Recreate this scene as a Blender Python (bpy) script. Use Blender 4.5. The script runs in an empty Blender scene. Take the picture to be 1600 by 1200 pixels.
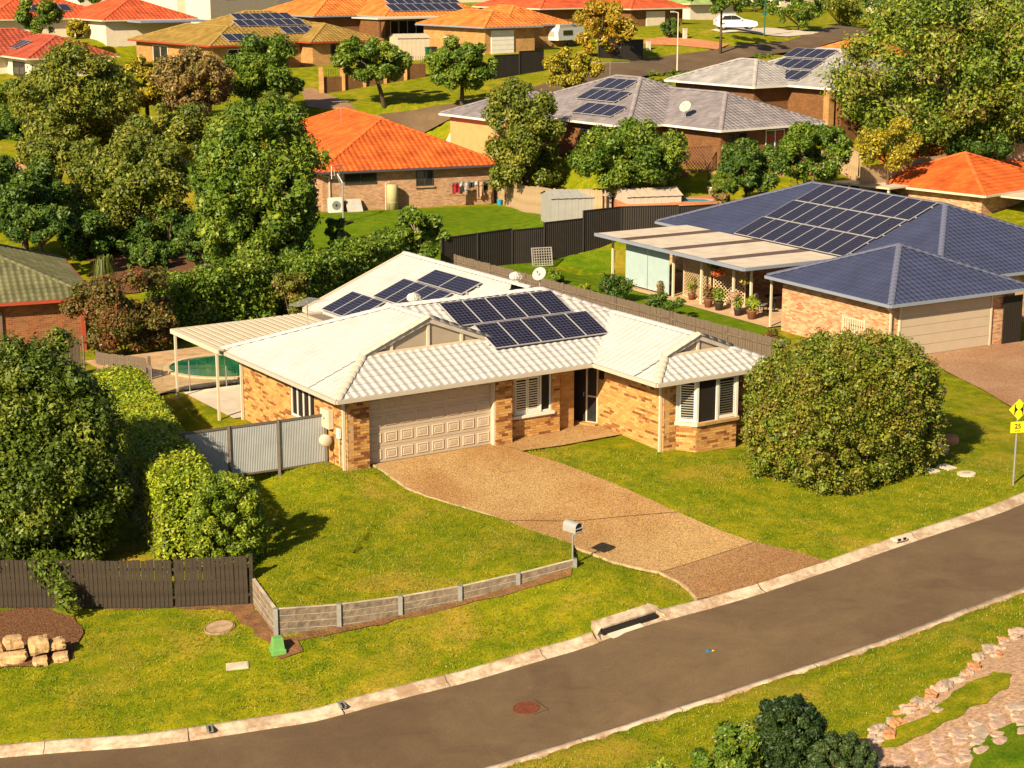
import bpy, bmesh, math, random
import numpy as np
from mathutils import Vector, Matrix, noise
R = math.radians
SC = bpy.context.scene
COL = SC.collection
random.seed(7)
rng = np.random.default_rng(11)

# ---------------------------------------------------------------- camera, sky, sun, exposure
FPX, PITCH, CAMH = 2798.4, R(13.4), 15.95
cd = bpy.data.cameras.new('camera'); CAM = bpy.data.objects.new('camera', cd); COL.objects.link(CAM)
CAM.location = (0, 0, CAMH); CAM.rotation_euler = (R(90) - PITCH, 0, 0)
cd.sensor_width = 36; cd.lens = 36 * FPX / 1600; cd.clip_start = .5; cd.clip_end = 3000
SC.camera = CAM
SUN_EL, SUN_AZ = R(31.5), R(238.5)          # direction towards the sun, measured from +X
W = bpy.data.worlds.new('World'); SC.world = W; W.use_nodes = True
nt = W.node_tree; bg = nt.nodes['Background']
sky = nt.nodes.new('ShaderNodeTexSky'); sky.sky_type = 'NISHITA'; sky.sun_disc = False
sky.sun_elevation = SUN_EL; sky.sun_rotation = math.pi / 2 - SUN_AZ; sky.dust_density = 1.0; sky.air_density = .75
nt.links.new(sky.outputs[0], bg.inputs[0]); bg.inputs[1].default_value = .05
sl = bpy.data.lights.new('sun', 'SUN'); SUN = bpy.data.objects.new('sun', sl); COL.objects.link(SUN)
sl.energy = 5; sl.angle = R(.5); sl.color = (1, .84, .585)
SUN.rotation_euler = Vector((math.cos(SUN_EL) * math.cos(SUN_AZ), math.cos(SUN_EL) * math.sin(SUN_AZ), math.sin(SUN_EL))).to_track_quat('Z', 'Y').to_euler()
SUN.location = (-40, -60, 60)
SC.view_settings.view_transform = 'Standard'; SC.view_settings.look = 'None'
SC.view_settings.exposure = 1.1; SC.view_settings.gamma = 1; SC.view_settings.use_curve_mapping = False
SC.render.engine = 'CYCLES'
SC.cycles.max_bounces = 5; SC.cycles.diffuse_bounces = 3; SC.cycles.glossy_bounces = 2; SC.cycles.transmission_bounces = 4; SC.cycles.transparent_max_bounces = 6

# ---------------------------------------------------------------- terrain
def ray(px, py):
    a = (px - 800) / FPX; b = (600 - py) / FPX
    return np.array([a, math.cos(PITCH) + b * math.sin(PITCH), -math.sin(PITCH) + b * math.cos(PITCH)])
def at_z(px, py, z):
    r = ray(px, py); s = (z - CAMH) / r[2]; return np.array([0, 0, CAMH]) + s * r
def at_d(px, py, y):
    r = ray(px, py); return np.array([0, 0, CAMH]) + r * (y / r[1])
_c = [at_z(*p) for p in (
 (0,1165,-2.6),(215,1148,-2.5),(480,1107,-2.35),(725,1048,-2.05),(894,999,-1.75),(1104,938,-1.4),(1293,876,-1.0),(1522,800,-.6),(1600,772,-.5),
 (800,1192,-2.3),(1066,1101,-1.8),(1300,1030,-1.3),(1529,942,-.8),(1600,917,-.68),(1400,1190,-1.2),(1600,1190,-.4),(1600,1040,-.5),(1000,1200,-2.0),
 (432,992,-1.55),(893,890,-.9),(392,945,-1.5),(200,950,-1.7),(0,945,-1.8),(60,1040,-2.0),
 (545,737,-.06),(800,692,-.06),(1033,700,-.1),(960,670,-.06),(690,780,-.42),(900,822,-.82),(1100,760,-.35),(1225,790,-.65),(1450,730,-.5),(1583,757,-.42),
 (1560,620,-.6),(1490,552,-.66),(1300,560,-.6),(870,425,-.25),(1000,458,-.62),(1100,482,-.64),(800,430,.0),(720,420,.1),(650,345,.45),(560,345,.4),(830,330,.55),(520,328,.5),(770,320,.5),
 (350,430,-.4),(0,540,-1.1),(120,470,-1.0),(250,650,-.4),(340,600,-.08),(420,560,-.06),(200,800,-1.2),(60,800,-1.3),(40,620,-1.2),(300,330,.5))]
_c += [at_d(*p) for p in ((680,180,135),(620,155,140),(1060,108,165),(1250,80,180),(1330,50,212),(790,84,163),(960,95,160),(1100,60,178),(1150,46,183),(1270,35,205),(480,143,148),(330,115,152),(60,130,150),(900,150,142),
 (830,200,125),(1330,238,118),(1100,300,107),(1060,314,104),(1450,335,105),(1590,405,95),(1150,250,112),(1300,195,124),(1500,150,150),(550,190,128),(430,200,128))]
_c += [np.array(p, float) for p in ((-15,18,-3),(0,18,-2),(15,18,-.5),(40,20,1),(-40,25,-3.5),(-40,60,-1.5),(40,60,0),(55,100,2),(-60,110,2),(-70,170,7),(70,180,8),(-90,300,10.5),(0,300,10.5),(90,300,10.5),(-200,500,9),(0,600,8),(200,500,9),(60,140,5),(-35,85,-.8),(-55,85,0))]
_c = np.array(_c)
def _ph(d): return d
_n = len(_c)
_A = np.zeros((_n + 3, _n + 3)); _d = np.linalg.norm(_c[:, None, :2] - _c[None, :, :2], axis=2)
_A[:_n, :_n] = _ph(_d) + np.eye(_n) * .25; _A[:_n, _n:] = np.c_[_c[:, :2], np.ones(_n)]; _A[_n:, :_n] = _A[:_n, _n:].T
_w = np.linalg.solve(_A, np.r_[_c[:, 2], 0, 0, 0])
# level pads that the houses stand on: centre, half sizes, angle, level, falloff
PADS = []
def pad(ox, oy, deg, u0, v0, u1, v1, z, fall):
    t = R(deg); PADS.append((ox, oy, math.cos(t), math.sin(t), u0, v0, u1, v1, z, fall))
def Za(xy):
    xy = np.atleast_2d(np.asarray(xy, float))[:, :2]
    d = np.linalg.norm(xy[:, None] - _c[None, :, :2], axis=2)
    z = _ph(d) @ _w[:_n] + xy @ _w[_n:_n + 2] + _w[-1]
    for ox, oy, c, s, u0, v0, u1, v1, zz, fall in PADS:
        dx, dy = xy[:, 0] - ox, xy[:, 1] - oy; u = dx * c + dy * s; v = -dx * s + dy * c
        q = np.hypot(np.maximum(np.maximum(u0 - u, u - u1), 0), np.maximum(np.maximum(v0 - v, v - v1), 0))
        k = np.clip(1 - q / fall, 0, 1); k = k * k * (3 - 2 * k); z = z * (1 - k) + zz * k
    return z
def Z(x, y): return float(Za([[x, y]])[0])
pad(-5.248, 55.1, 32.71, -.5, .3, 14.5, 13.5, -.05, 2.0)
pad(15.78, 73.34, 30.5, .3, .6, 17, 24, -.64, 2.5)
pad(-12.01, 110.24, 22, -.5, -.8, 13, 20, .5, 4)
pad(12.5, 107.94, 36, -3, .5, 9, 20, 3.35, 3)
pad(-26.1, 157.1, 37, 0, 0, 19, 22, 6.0, 5)
def G(px, py, lift=0.0):
    """the point of the terrain under one direction of view"""
    r = ray(px, py); s0 = 25.; o = np.array([0, 0, CAMH])
    ss = np.geomspace(20, 700, 260); P = o + ss[:, None] * r; below = P[:, 2] < Za(P)
    i = int(np.argmax(below)) if below.any() else len(ss) - 1
    a, b = ss[max(i - 1, 0)], ss[i]
    for _ in range(14):
        m = .5 * (a + b); p = o + m * r
        if p[2] < Z(p[0], p[1]): b = m
        else: a = m
    p = o + b * r; return np.array([p[0], p[1], Z(p[0], p[1]) + lift])

# ---------------------------------------------------------------- materials
MATS = {}
def _nodes(name):
    m = bpy.data.materials.new(name); m.use_nodes = True; n = m.node_tree.nodes; l = m.node_tree.links
    return m, n, l, n['Principled BSDF']
def mat(name, col, rough=.8, var=.12, scale=3., bump=0., bscale=40., metal=0., spec=.3, attr=False, col2=None, mixlo=.4, mixhi=.6, trans=0., detail=4):
    if name in MATS: return MATS[name]
    m, n, l, b = _nodes(name)
    b.inputs['Roughness'].default_value = rough; b.inputs['Metallic'].default_value = metal; b.inputs['Specular IOR Level'].default_value = spec
    tc = n.new('ShaderNodeTexCoord'); no = n.new('ShaderNodeTexNoise'); no.inputs['Scale'].default_value = scale; no.inputs['Detail'].default_value = detail
    l.new(tc.outputs['Object'], no.inputs['Vector'])
    rp = n.new('ShaderNodeValToRGB'); e = rp.color_ramp.elements
    c2 = col2 or tuple(min(1, c * (1 + var)) for c in col); c1 = col if col2 else tuple(c * (1 - var) for c in col)
    e[0].position = mixlo if col2 else .3; e[1].position = mixhi if col2 else .7
    e[0].color = (*c1, 1); e[1].color = (*c2, 1)
    l.new(no.outputs['Fac'], rp.inputs['Fac']); out = rp.outputs['Color']
    if attr:
        at = n.new('ShaderNodeAttribute'); at.attribute_name = 'Col'; mx = n.new('ShaderNodeMix'); mx.data_type = 'RGBA'; mx.blend_type = 'MULTIPLY'
        mx.inputs['Factor'].default_value = 1; l.new(out, mx.inputs['A']); l.new(at.outputs['Color'], mx.inputs['B']); out = mx.outputs['Result']
    l.new(out, b.inputs['Base Color'])
    if bump:
        n2 = n.new('ShaderNodeTexNoise'); n2.inputs['Scale'].default_value = bscale; n2.inputs['Detail'].default_value = 5
        bp = n.new('ShaderNodeBump'); bp.inputs['Strength'].default_value = 1; bp.inputs['Distance'].default_value = bump
        l.new(tc.outputs['Object'], n2.inputs['Vector']); l.new(n2.outputs['Fac'], bp.inputs['Height']); l.new(bp.outputs['Normal'], b.inputs['Normal'])
    if trans: b.inputs['Transmission Weight'].default_value = trans
    MATS[name] = m; return m
def ramp(n, l, src, stops):
    r = n.new('ShaderNodeValToRGB'); e = r.color_ramp.elements
    while len(e) < len(stops): e.new(.5)
    for k, (p, c) in enumerate(stops): e[k].position = p; e[k].color = (*c, 1)
    l.new(src, r.inputs['Fac']); return r.outputs['Color']
def noi(n, l, tc, scale, detail=4, rough=.55, dist=0.):
    o = n.new('ShaderNodeTexNoise'); o.inputs['Scale'].default_value = scale; o.inputs['Detail'].default_value = detail; o.inputs['Roughness'].default_value = rough; o.inputs['Distortion'].default_value = dist
    l.new(tc, o.inputs['Vector']); return o.outputs['Fac']
def mixc(n, l, fac, a, b, mode='MIX'):
    x = n.new('ShaderNodeMix'); x.data_type = 'RGBA'; x.blend_type = mode
    for k, v in (('Factor', fac), ('A', a), ('B', b)):
        if isinstance(v, (int, float)): x.inputs[k].default_value = v
        elif isinstance(v, tuple): x.inputs[k].default_value = (*v, 1)
        else: l.new(v, x.inputs[k])
    return x.outputs['Result']
def bumpn(n, l, b, h, dist, strength=1):
    bp = n.new('ShaderNodeBump'); bp.inputs['Distance'].default_value = dist; bp.inputs['Strength'].default_value = strength
    l.new(h, bp.inputs['Height']); l.new(bp.outputs['Normal'], b.inputs['Normal'])
def grass_mat(name, stops, dry=(.36, .24, .06), drylo=.56, dryhi=.72):
    m, n, l, b = _nodes(name); tc = n.new('ShaderNodeTexCoord').outputs['Object']
    big = noi(n, l, tc, .35, 5, .6, .4); mid = noi(n, l, tc, 1.6, 5, .65); fine = noi(n, l, tc, 16, 5, .8)
    c = ramp(n, l, mid, stops)
    c = mixc(n, l, ramp(n, l, big, ((drylo, (0,0,0)), (dryhi, (.75,.75,.75)))), c, dry)
    c = mixc(n, l, 1., c, ramp(n, l, fine, ((.28, (.38,.38,.38)), (.5, (.95,.95,.95)), (.72, (1.5,1.45,1.3)))), 'MULTIPLY')
    l.new(c, b.inputs['Base Color']); b.inputs['Roughness'].default_value = 1; b.inputs['Specular IOR Level'].default_value = .05
    bumpn(n, l, b, fine, .05, .9)
    MATS[name] = m; return m
LAWN = grass_mat('lawn', ((.3, (.09, .138, .003)), (.5, (.185, .196, .005)), (.7, (.31, .255, .01))), dry=(.41, .25, .04), drylo=.52, dryhi=.72)
LAWN2 = grass_mat('lawn_green', ((.3, (.06, .13, .003)), (.55, (.12, .18, .005)), (.75, (.18, .2, .008))), dry=(.2, .18, .02), drylo=.62, dryhi=.85)
def asphalt():
    m, n, l, b = _nodes('asphalt'); tc = n.new('ShaderNodeTexCoord').outputs['Object']
    big = noi(n, l, tc, .25, 4, .6, .6); fine = noi(n, l, tc, 45, 4, .8); sp = noi(n, l, tc, 2.2, 9, .78); st = noi(n, l, tc, .9, 8, .7, 1.2)
    c = ramp(n, l, big, ((.35, (.098, .063, .035)), (.65, (.137, .09, .05))))
    c = mixc(n, l, 1., c, ramp(n, l, fine, ((.3, (.6,.6,.6)), (.7, (1.42,1.4,1.36)))), 'MULTIPLY')
    c = mixc(n, l, 1., c, ramp(n, l, st, ((.3, (.84,.84,.85)), (.5, (1,1,1)), (.72, (1.14,1.13,1.1)))), 'MULTIPLY')
    c = mixc(n, l, ramp(n, l, sp, ((.62, (0,0,0)), (.75, (.5,.5,.5)))), c, (.22, .17, .12))
    l.new(c, b.inputs['Base Color']); b.inputs['Roughness'].default_value = .85; b.inputs['Specular IOR Level'].default_value = .2; bumpn(n, l, b, fine, .008)
    MATS['asphalt'] = m; return m
def aggregate(name, c0, c1, c2):
    m, n, l, b = _nodes(name); tc = n.new('ShaderNodeTexCoord').outputs['Object']
    vo = n.new('ShaderNodeTexVoronoi'); vo.inputs['Scale'].default_value = 48; l.new(tc, vo.inputs['Vector'])
    sep = n.new('ShaderNodeSeparateColor'); l.new(vo.outputs['Color'], sep.inputs[0])
    c = ramp(n, l, sep.outputs[0], ((.05, tuple(.42 * x for x in c0)), (.35, c0), (.9, c1)))
    big = noi(n, l, tc, .3, 5, .6, .6)
    c = mixc(n, l, ramp(n, l, big, ((.42, (0,0,0)), (.64, (.8,.8,.8)))), c, mixc(n, l, 1., c, c2, 'MULTIPLY'))
    l.new(c, b.inputs['Base Color']); b.inputs['Roughness'].default_value = .9; b.inputs['Specular IOR Level'].default_value = .15; bumpn(n, l, b, vo.outputs['Distance'], .02)
    MATS[name] = m; return m
def brickmat(name, c1, c2, mortar, dark=None, bump=.01, scale=1.):
    m, n, l, b = _nodes(name); tc = n.new('ShaderNodeTexCoord').outputs['Object']
    sx = n.new('ShaderNodeSeparateXYZ'); l.new(tc, sx.inputs[0]); ad = n.new('ShaderNodeMath'); l.new(sx.outputs[0], ad.inputs[0]); l.new(sx.outputs[1], ad.inputs[1])
    cb = n.new('ShaderNodeCombineXYZ'); l.new(ad.outputs[0], cb.inputs[0]); l.new(sx.outputs[2], cb.inputs[1])
    bt = n.new('ShaderNodeTexBrick'); l.new(cb.outputs[0], bt.inputs['Vector'])
    bt.inputs['Scale'].default_value = 1 / scale; bt.inputs['Brick Width'].default_value = .24; bt.inputs['Row Height'].default_value = .086; bt.inputs['Mortar Size'].default_value = .008
    bt.inputs['Color1'].default_value = (*c1, 1); bt.inputs['Color2'].default_value = (*c2, 1); bt.inputs['Mortar'].default_value = (*mortar, 1); bt.inputs['Bias'].default_value = -.1
    c = mixc(n, l, 1., bt.outputs['Color'], ramp(n, l, noi(n, l, tc, 1.2, 4), ((.3, (.8,.8,.8)), (.7, (1.12,1.1,1.05)))), 'MULTIPLY')
    l.new(c, b.inputs['Base Color']); b.inputs['Roughness'].default_value = .9; b.inputs['Specular IOR Level'].default_value = .15
    bumpn(n, l, b, bt.outputs['Fac'], -bump)
    MATS[name] = m; return m
def leafmat(name, tint=(1, 1, 1), tr=.22):
    m, n, l, b = _nodes(name); at = n.new('ShaderNodeAttribute'); at.attribute_name = 'Col'
    c = mixc(n, l, 1., at.outputs['Color'], tint, 'MULTIPLY'); l.new(c, b.inputs['Base Color'])
    b.inputs['Roughness'].default_value = .5; b.inputs['Specular IOR Level'].default_value = .32
    t = n.new('ShaderNodeBsdfTranslucent'); l.new(c, t.inputs['Color']); mx = n.new('ShaderNodeMixShader'); mx.inputs[0].default_value = tr
    l.new(b.outputs[0], mx.inputs[1]); l.new(t.outputs[0], mx.inputs[2]); l.new(mx.outputs[0], n['Material Output'].inputs['Surface'])
    MATS[name] = m; return m
def pvmat():
    m, n, l, b = _nodes('solar_cells'); tc = n.new('ShaderNodeTexCoord').outputs['Object']
    sx = n.new('ShaderNodeSeparateXYZ'); l.new(tc, sx.inputs[0])
    def lines(src, per, wd):
        a = n.new('ShaderNodeMath'); a.operation = 'PINGPONG'; l.new(src, a.inputs[0]); a.inputs[1].default_value = per / 2
        g = n.new('ShaderNodeMath'); g.operation = 'LESS_THAN'; l.new(a.outputs[0], g.inputs[0]); g.inputs[1].default_value = wd; return g.outputs[0]
    mx = n.new('ShaderNodeMath'); mx.operation = 'MAXIMUM'; l.new(lines(sx.outputs[0], .158, .006), mx.inputs[0]); l.new(lines(sx.outputs[1], .158, .006), mx.inputs[1])
    cell = ramp(n, l, noi(n, l, tc, 9, 3), ((.3, (.006, .006, .016)), (.7, (.014, .013, .032))))
    c = mixc(n, l, mx.outputs[0], cell, (.11, .105, .13)); l.new(c, b.inputs['Base Color']); b.inputs['Roughness'].default_value = .2; b.inputs['Specular IOR Level'].default_value = .2
    MATS['solar_cells'] = m; return m
ASPH = asphalt(); DRIVE = aggregate('exposed_aggregate', (.41, .24, .095), (.6, .385, .165), (.76, .62, .5)); DRIVE2 = aggregate('red_aggregate', (.36, .2, .11), (.52, .32, .18), (.8, .68, .6))
CONC = mat('concrete', (.42, .34, .25), .9, .3, 2.2, .006, 30, detail=8); CONC2 = mat('pale_concrete', (.5, .42, .33), .9, .12, 1.5, .003, 40)
SLEEPER = mat('sleeper_concrete', (.19, .145, .1), .92, .35, 5, .03, 9, detail=7); GALV = mat('galvanised', (.34, .33, .31), .5, .1, 8, metal=.6)
DIRT = mat('soil', (.16, .075, .03), 1, .3, 3, .05, 12); MULCH = mat('mulch', (.13, .055, .022), 1, .5, 14, .06, 22)
ROCK = mat('sandstone', (.42, .27, .13), .9, .3, 2.5, .06, 5, detail=7); ROCKW = mat('pale_rock', (.36, .27, .2), .9, .25, 3, .03, 9); ROCKO = mat('orange_rock', (.42, .19, .085), .9, .3, 3, .03, 9)
TIMB = mat('weathered_timber', (.13, .095, .065), .95, .35, 6, .006, 30); TIMBD = mat('dark_timber', (.036, .026, .017), .95, .4, 5, .006, 30); TIMBT = mat('tan_timber', (.33, .23, .13), .95, .3, 4, .006, 30)
STEELD = mat('dark_steel', (.022, .017, .013), .55, .1, 3); PANELG = mat('grey_sheet', (.3, .305, .3), .5, .08, 2); POSTG = mat('taupe_post', (.12, .095, .07), .6, .1, 3)
WTILE = mat('white_tile', (.43, .4, .38), .75, .07, .7, attr=True, spec=.2, detail=7); WCAP = mat('white_cap', (.42, .39, .37), .75, .12, 1.5, spec=.2); CAPT = mat('taupe_cap', (.37, .32, .26), .8, .12, 3); CREAM = mat('cream_paint', (.52, .43, .31), .6, .05, 2); TAUPE = mat('taupe_paint', (.3, .24, .175), .65, .05, 2)
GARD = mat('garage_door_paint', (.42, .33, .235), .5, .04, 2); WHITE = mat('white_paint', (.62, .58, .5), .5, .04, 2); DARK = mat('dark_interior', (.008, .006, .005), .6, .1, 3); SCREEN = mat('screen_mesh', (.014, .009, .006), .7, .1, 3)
GLASS = mat('window_glass', (.02, .02, .02), .06, .1, 2, spec=.6); PV = pvmat(); ALU = mat('panel_frame', (.42, .4, .39), .4, .05, 2, metal=.2)
MORT = mat('mortar', (.4, .25, .12), 1, .1, 3); BRK = mat('face_brick', (1., 1., 1.), .9, .14, 7, .004, 40, attr=True, spec=.15)
BRKB = brickmat('mottled_pink_brick', (.55, .34, .2), (.36, .1, .035), (.5, .36, .22)); BRKO = brickmat('tan_pink_brick', (.44, .26, .15), (.28, .13, .07), (.42, .3, .19)); BRKR = brickmat('red_brown_brick', (.27, .1, .04), (.15, .05, .02), (.3, .17, .09)); BRKT = brickmat('tan_brick', (.46, .25, .085), (.33, .16, .05), (.42, .27, .13)); BRKD = brickmat('brown_brick', (.2, .085, .03), (.13, .055, .02), (.2, .12, .06))
BARK = mat('bark', (.09, .06, .035), .95, .4, 8, .02, 20); BARKP = mat('pale_bark', (.26, .19, .12), .95, .35, 6, .02, 20)
BLACK = mat('black', (.012, .011, .01), .6, .05, 3); YEL = mat('sign_yellow', (.72, .55, .01), .5, .03, 3); GRN = mat('pillar_green', (.13, .31, .08), .6, .12, 4); RUST = mat('rusty_iron', (.13, .035, .015), .8, .35, 12, .01, 40)
LEAF = leafmat('leaf'); FLOW = leafmat('flower', tr=.3)
# ---------------------------------------------------------------- mesh and object helpers
class MB:
    def __init__(s): s.v = []; s.f = []; s.c = []
    def add(s, vs, fs, col=None):
        o = len(s.v); s.v.extend([tuple(map(float, p)) for p in vs]); s.f.extend([tuple(i + o for i in f) for f in fs])
        if col is not None: s.c.extend([col] * len(vs))
        return s
    def box(s, x0, y0, z0, x1, y1, z1, col=None):
        return s.add([(x0,y0,z0),(x1,y0,z0),(x1,y1,z0),(x0,y1,z0),(x0,y0,z1),(x1,y0,z1),(x1,y1,z1),(x0,y1,z1)], [(0,3,2,1),(4,5,6,7),(0,1,5,4),(1,2,6,5),(2,3,7,6),(3,0,4,7)], col)
    def bar(s, p, q, w, h=None, up=(0, 0, 1), col=None):
        p, q = Vector(p), Vector(q); d = (q - p).normalized(); h = h or w
        a = d.cross(Vector(up)); a = a.normalized() if a.length > 1e-4 else Vector((1, 0, 0)); b = a.cross(d)
        a *= w / 2; b *= h / 2
        return s.add([p-a-b, p+a-b, p+a+b, p-a+b, q-a-b, q+a-b, q+a+b, q-a+b], [(0,3,2,1),(4,5,6,7),(0,1,5,4),(1,2,6,5),(2,3,7,6),(3,0,4,7)], col)
    def tube(s, pts, rs, n=8, cap=True):
        pts = [Vector(p) for p in pts]; rings = []; ref = None
        for i, p in enumerate(pts):
            d = (pts[min(i + 1, len(pts) - 1)] - pts[max(i - 1, 0)]).normalized()
            if ref is None: ref = d.orthogonal().normalized()
            a = (ref - d * ref.dot(d)).normalized(); ref = a; b = d.cross(a); r = rs[i] if hasattr(rs, '__len__') else rs
            rings.append([p + (a * math.cos(t) + b * math.sin(t)) * r for t in [2 * math.pi * k / n for k in range(n)]])
        vs = [v for g in rings for v in g]; fs = []
        for i in range(len(pts) - 1):
            for k in range(n): fs.append((i*n+k, i*n+(k+1)%n, (i+1)*n+(k+1)%n, (i+1)*n+k))
        if cap: fs.append(tuple(range(n - 1, -1, -1))); fs.append(tuple((len(pts) - 1) * n + k for k in range(n)))
        return s.add(vs, fs)
    def lathe(s, prof, n=16, c=(0, 0, 0), cap=True):
        vs = []; fs = []
        for r, z in prof:
            for k in range(n): t = 2 * math.pi * k / n; vs.append((c[0] + r * math.cos(t), c[1] + r * math.sin(t), c[2] + z))
        for i in range(len(prof) - 1):
            for k in range(n): fs.append((i*n+k, i*n+(k+1)%n, (i+1)*n+(k+1)%n, (i+1)*n+k))
        if cap and prof[0][0] > 1e-4: fs.append(tuple(range(n - 1, -1, -1)))
        if cap and prof[-1][0] > 1e-4: fs.append(tuple((len(prof) - 1) * n + k for k in range(n)))
        return s.add(vs, fs)
    def prism(s, poly, z0, z1):
        n = len(poly); a = sum(poly[i][0] * poly[(i+1)%n][1] - poly[(i+1)%n][0] * poly[i][1] for i in range(n))
        if a < 0: poly = poly[::-1]
        return s.add([(x, y, z0) for x, y in poly] + [(x, y, z1) for x, y in poly], [tuple(range(n - 1, -1, -1)), tuple(range(n, 2 * n))] + [(i, (i+1)%n, n+(i+1)%n, n+i) for i in range(n)])
    def mesh(s, name='m', smooth=False, bevel=0):
        me = bpy.data.meshes.new(name); me.from_pydata(s.v, [], s.f)
        if s.c and len(s.c) == len(s.v): setcol(me, np.array(s.c, float))
        if bevel:
            bm = bmesh.new(); bm.from_mesh(me); bmesh.ops.bevel(bm, geom=bm.edges[:], offset=bevel, segments=2, affect='EDGES', profile=.6); bm.to_mesh(me); bm.free()
        if smooth: me.polygons.foreach_set('use_smooth', np.ones(len(me.polygons), bool))
        me.update(); return me
    def build(s, name, m, parent=None, smooth=False, bevel=0): return obj(name, s.mesh(name, smooth, bevel), m, parent)
def setcol(me, rgb):
    a = me.color_attributes.new('Col', 'FLOAT_COLOR', 'POINT'); c = np.ones((len(rgb), 4), np.float32); c[:, :3] = rgb[:, :3]; a.data.foreach_set('color', c.ravel())
def obj(name, me, m=None, parent=None, loc=None):
    if m is not None and not me.materials: me.materials.append(m)
    o = bpy.data.objects.new(name, me); COL.objects.link(o)
    if parent: o.parent = parent
    if loc is not None: o.location = loc
    return o
def tag(o, label=None, cat=None, group=None, kind=None):
    if label: o['label'] = label
    if cat: o['category'] = cat
    if group: o['group'] = group
    if kind: o['kind'] = kind
    return o
def thing(name, label, cat, loc=(0, 0, 0), deg=0, group=None):
    o = bpy.data.objects.new(name, None); COL.objects.link(o); o.location = tuple(map(float, loc)); o.rotation_euler = (0, 0, R(deg)); o.empty_display_size = .3
    return tag(o, label, cat, group)
def copy_tree(o, parent=None):
    c = o.copy(); COL.objects.link(c); c.parent = parent
    for ch in list(o.children): copy_tree(ch, c)
    return c
def npmesh(name, v, f, m, parent=None, col=None, smooth=False):
    """mesh from numpy arrays of equal-sided faces"""
    me = bpy.data.meshes.new(name); k = f.shape[1]
    me.vertices.add(len(v)); me.vertices.foreach_set('co', np.asarray(v, np.float32).ravel())
    me.loops.add(f.size); me.loops.foreach_set('vertex_index', f.ravel().astype(np.int32))
    me.polygons.add(len(f)); me.polygons.foreach_set('loop_start', np.arange(0, f.size, k, dtype=np.int32))
    if smooth: me.polygons.foreach_set('use_smooth', np.ones(len(f), bool))
    me.update(calc_edges=True)
    if col is not None: setcol(me, col)
    return obj(name, me, m, parent)

# ---------------------------------------------------------------- leaves, trees
def leafcloud(blobs, n, size, pal, seed, shell=.45, up=.35, asp=.5):
    """n leaf faces spread over the shells of blobs (x,y,z,rx,ry,rz)"""
    g = np.random.default_rng(seed); B = np.array(blobs, float); area = (B[:, 3] * B[:, 4] + B[:, 4] * B[:, 5] + B[:, 3] * B[:, 5]); i = g.choice(len(B), n, p=area / area.sum())
    d = g.normal(size=(n, 3)); d /= np.linalg.norm(d, axis=1)[:, None]
    r = 1 - shell * g.random(n) ** 1.5 + .1 * g.normal(size=n)
    c = B[i, :3] + d * B[i, 3:6] * r[:, None]
    nr = d * .8 + g.normal(size=(n, 3)) * .55 + np.array([0, 0, up]); nr /= np.linalg.norm(nr, axis=1)[:, None]
    a = np.cross(nr, g.normal(size=(n, 3))); a /= np.linalg.norm(a, axis=1)[:, None]; b = np.cross(nr, a)
    L = size * (.6 + .8 * g.random(n)); Wd = L * asp
    v = np.empty((n, 4, 3)); v[:, 0] = c - a * L[:, None] / 2; v[:, 1] = c + b * Wd[:, None] / 2 - nr * (L * .08)[:, None]; v[:, 2] = c + a * L[:, None] / 2; v[:, 3] = c - b * Wd[:, None] / 2 - nr * (L * .08)[:, None]
    pal = np.array(pal, float); bt = g.random(len(B)); k = np.clip(((bt[i] * .5 + g.random(n) * .5) * len(pal)).astype(int), 0, len(pal) - 1)
    col = pal[k] * (.7 + .6 * g.random(n))[:, None]
    return v.reshape(-1, 3), np.arange(n * 4).reshape(n, 4), np.repeat(col, 4, axis=0)
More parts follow.
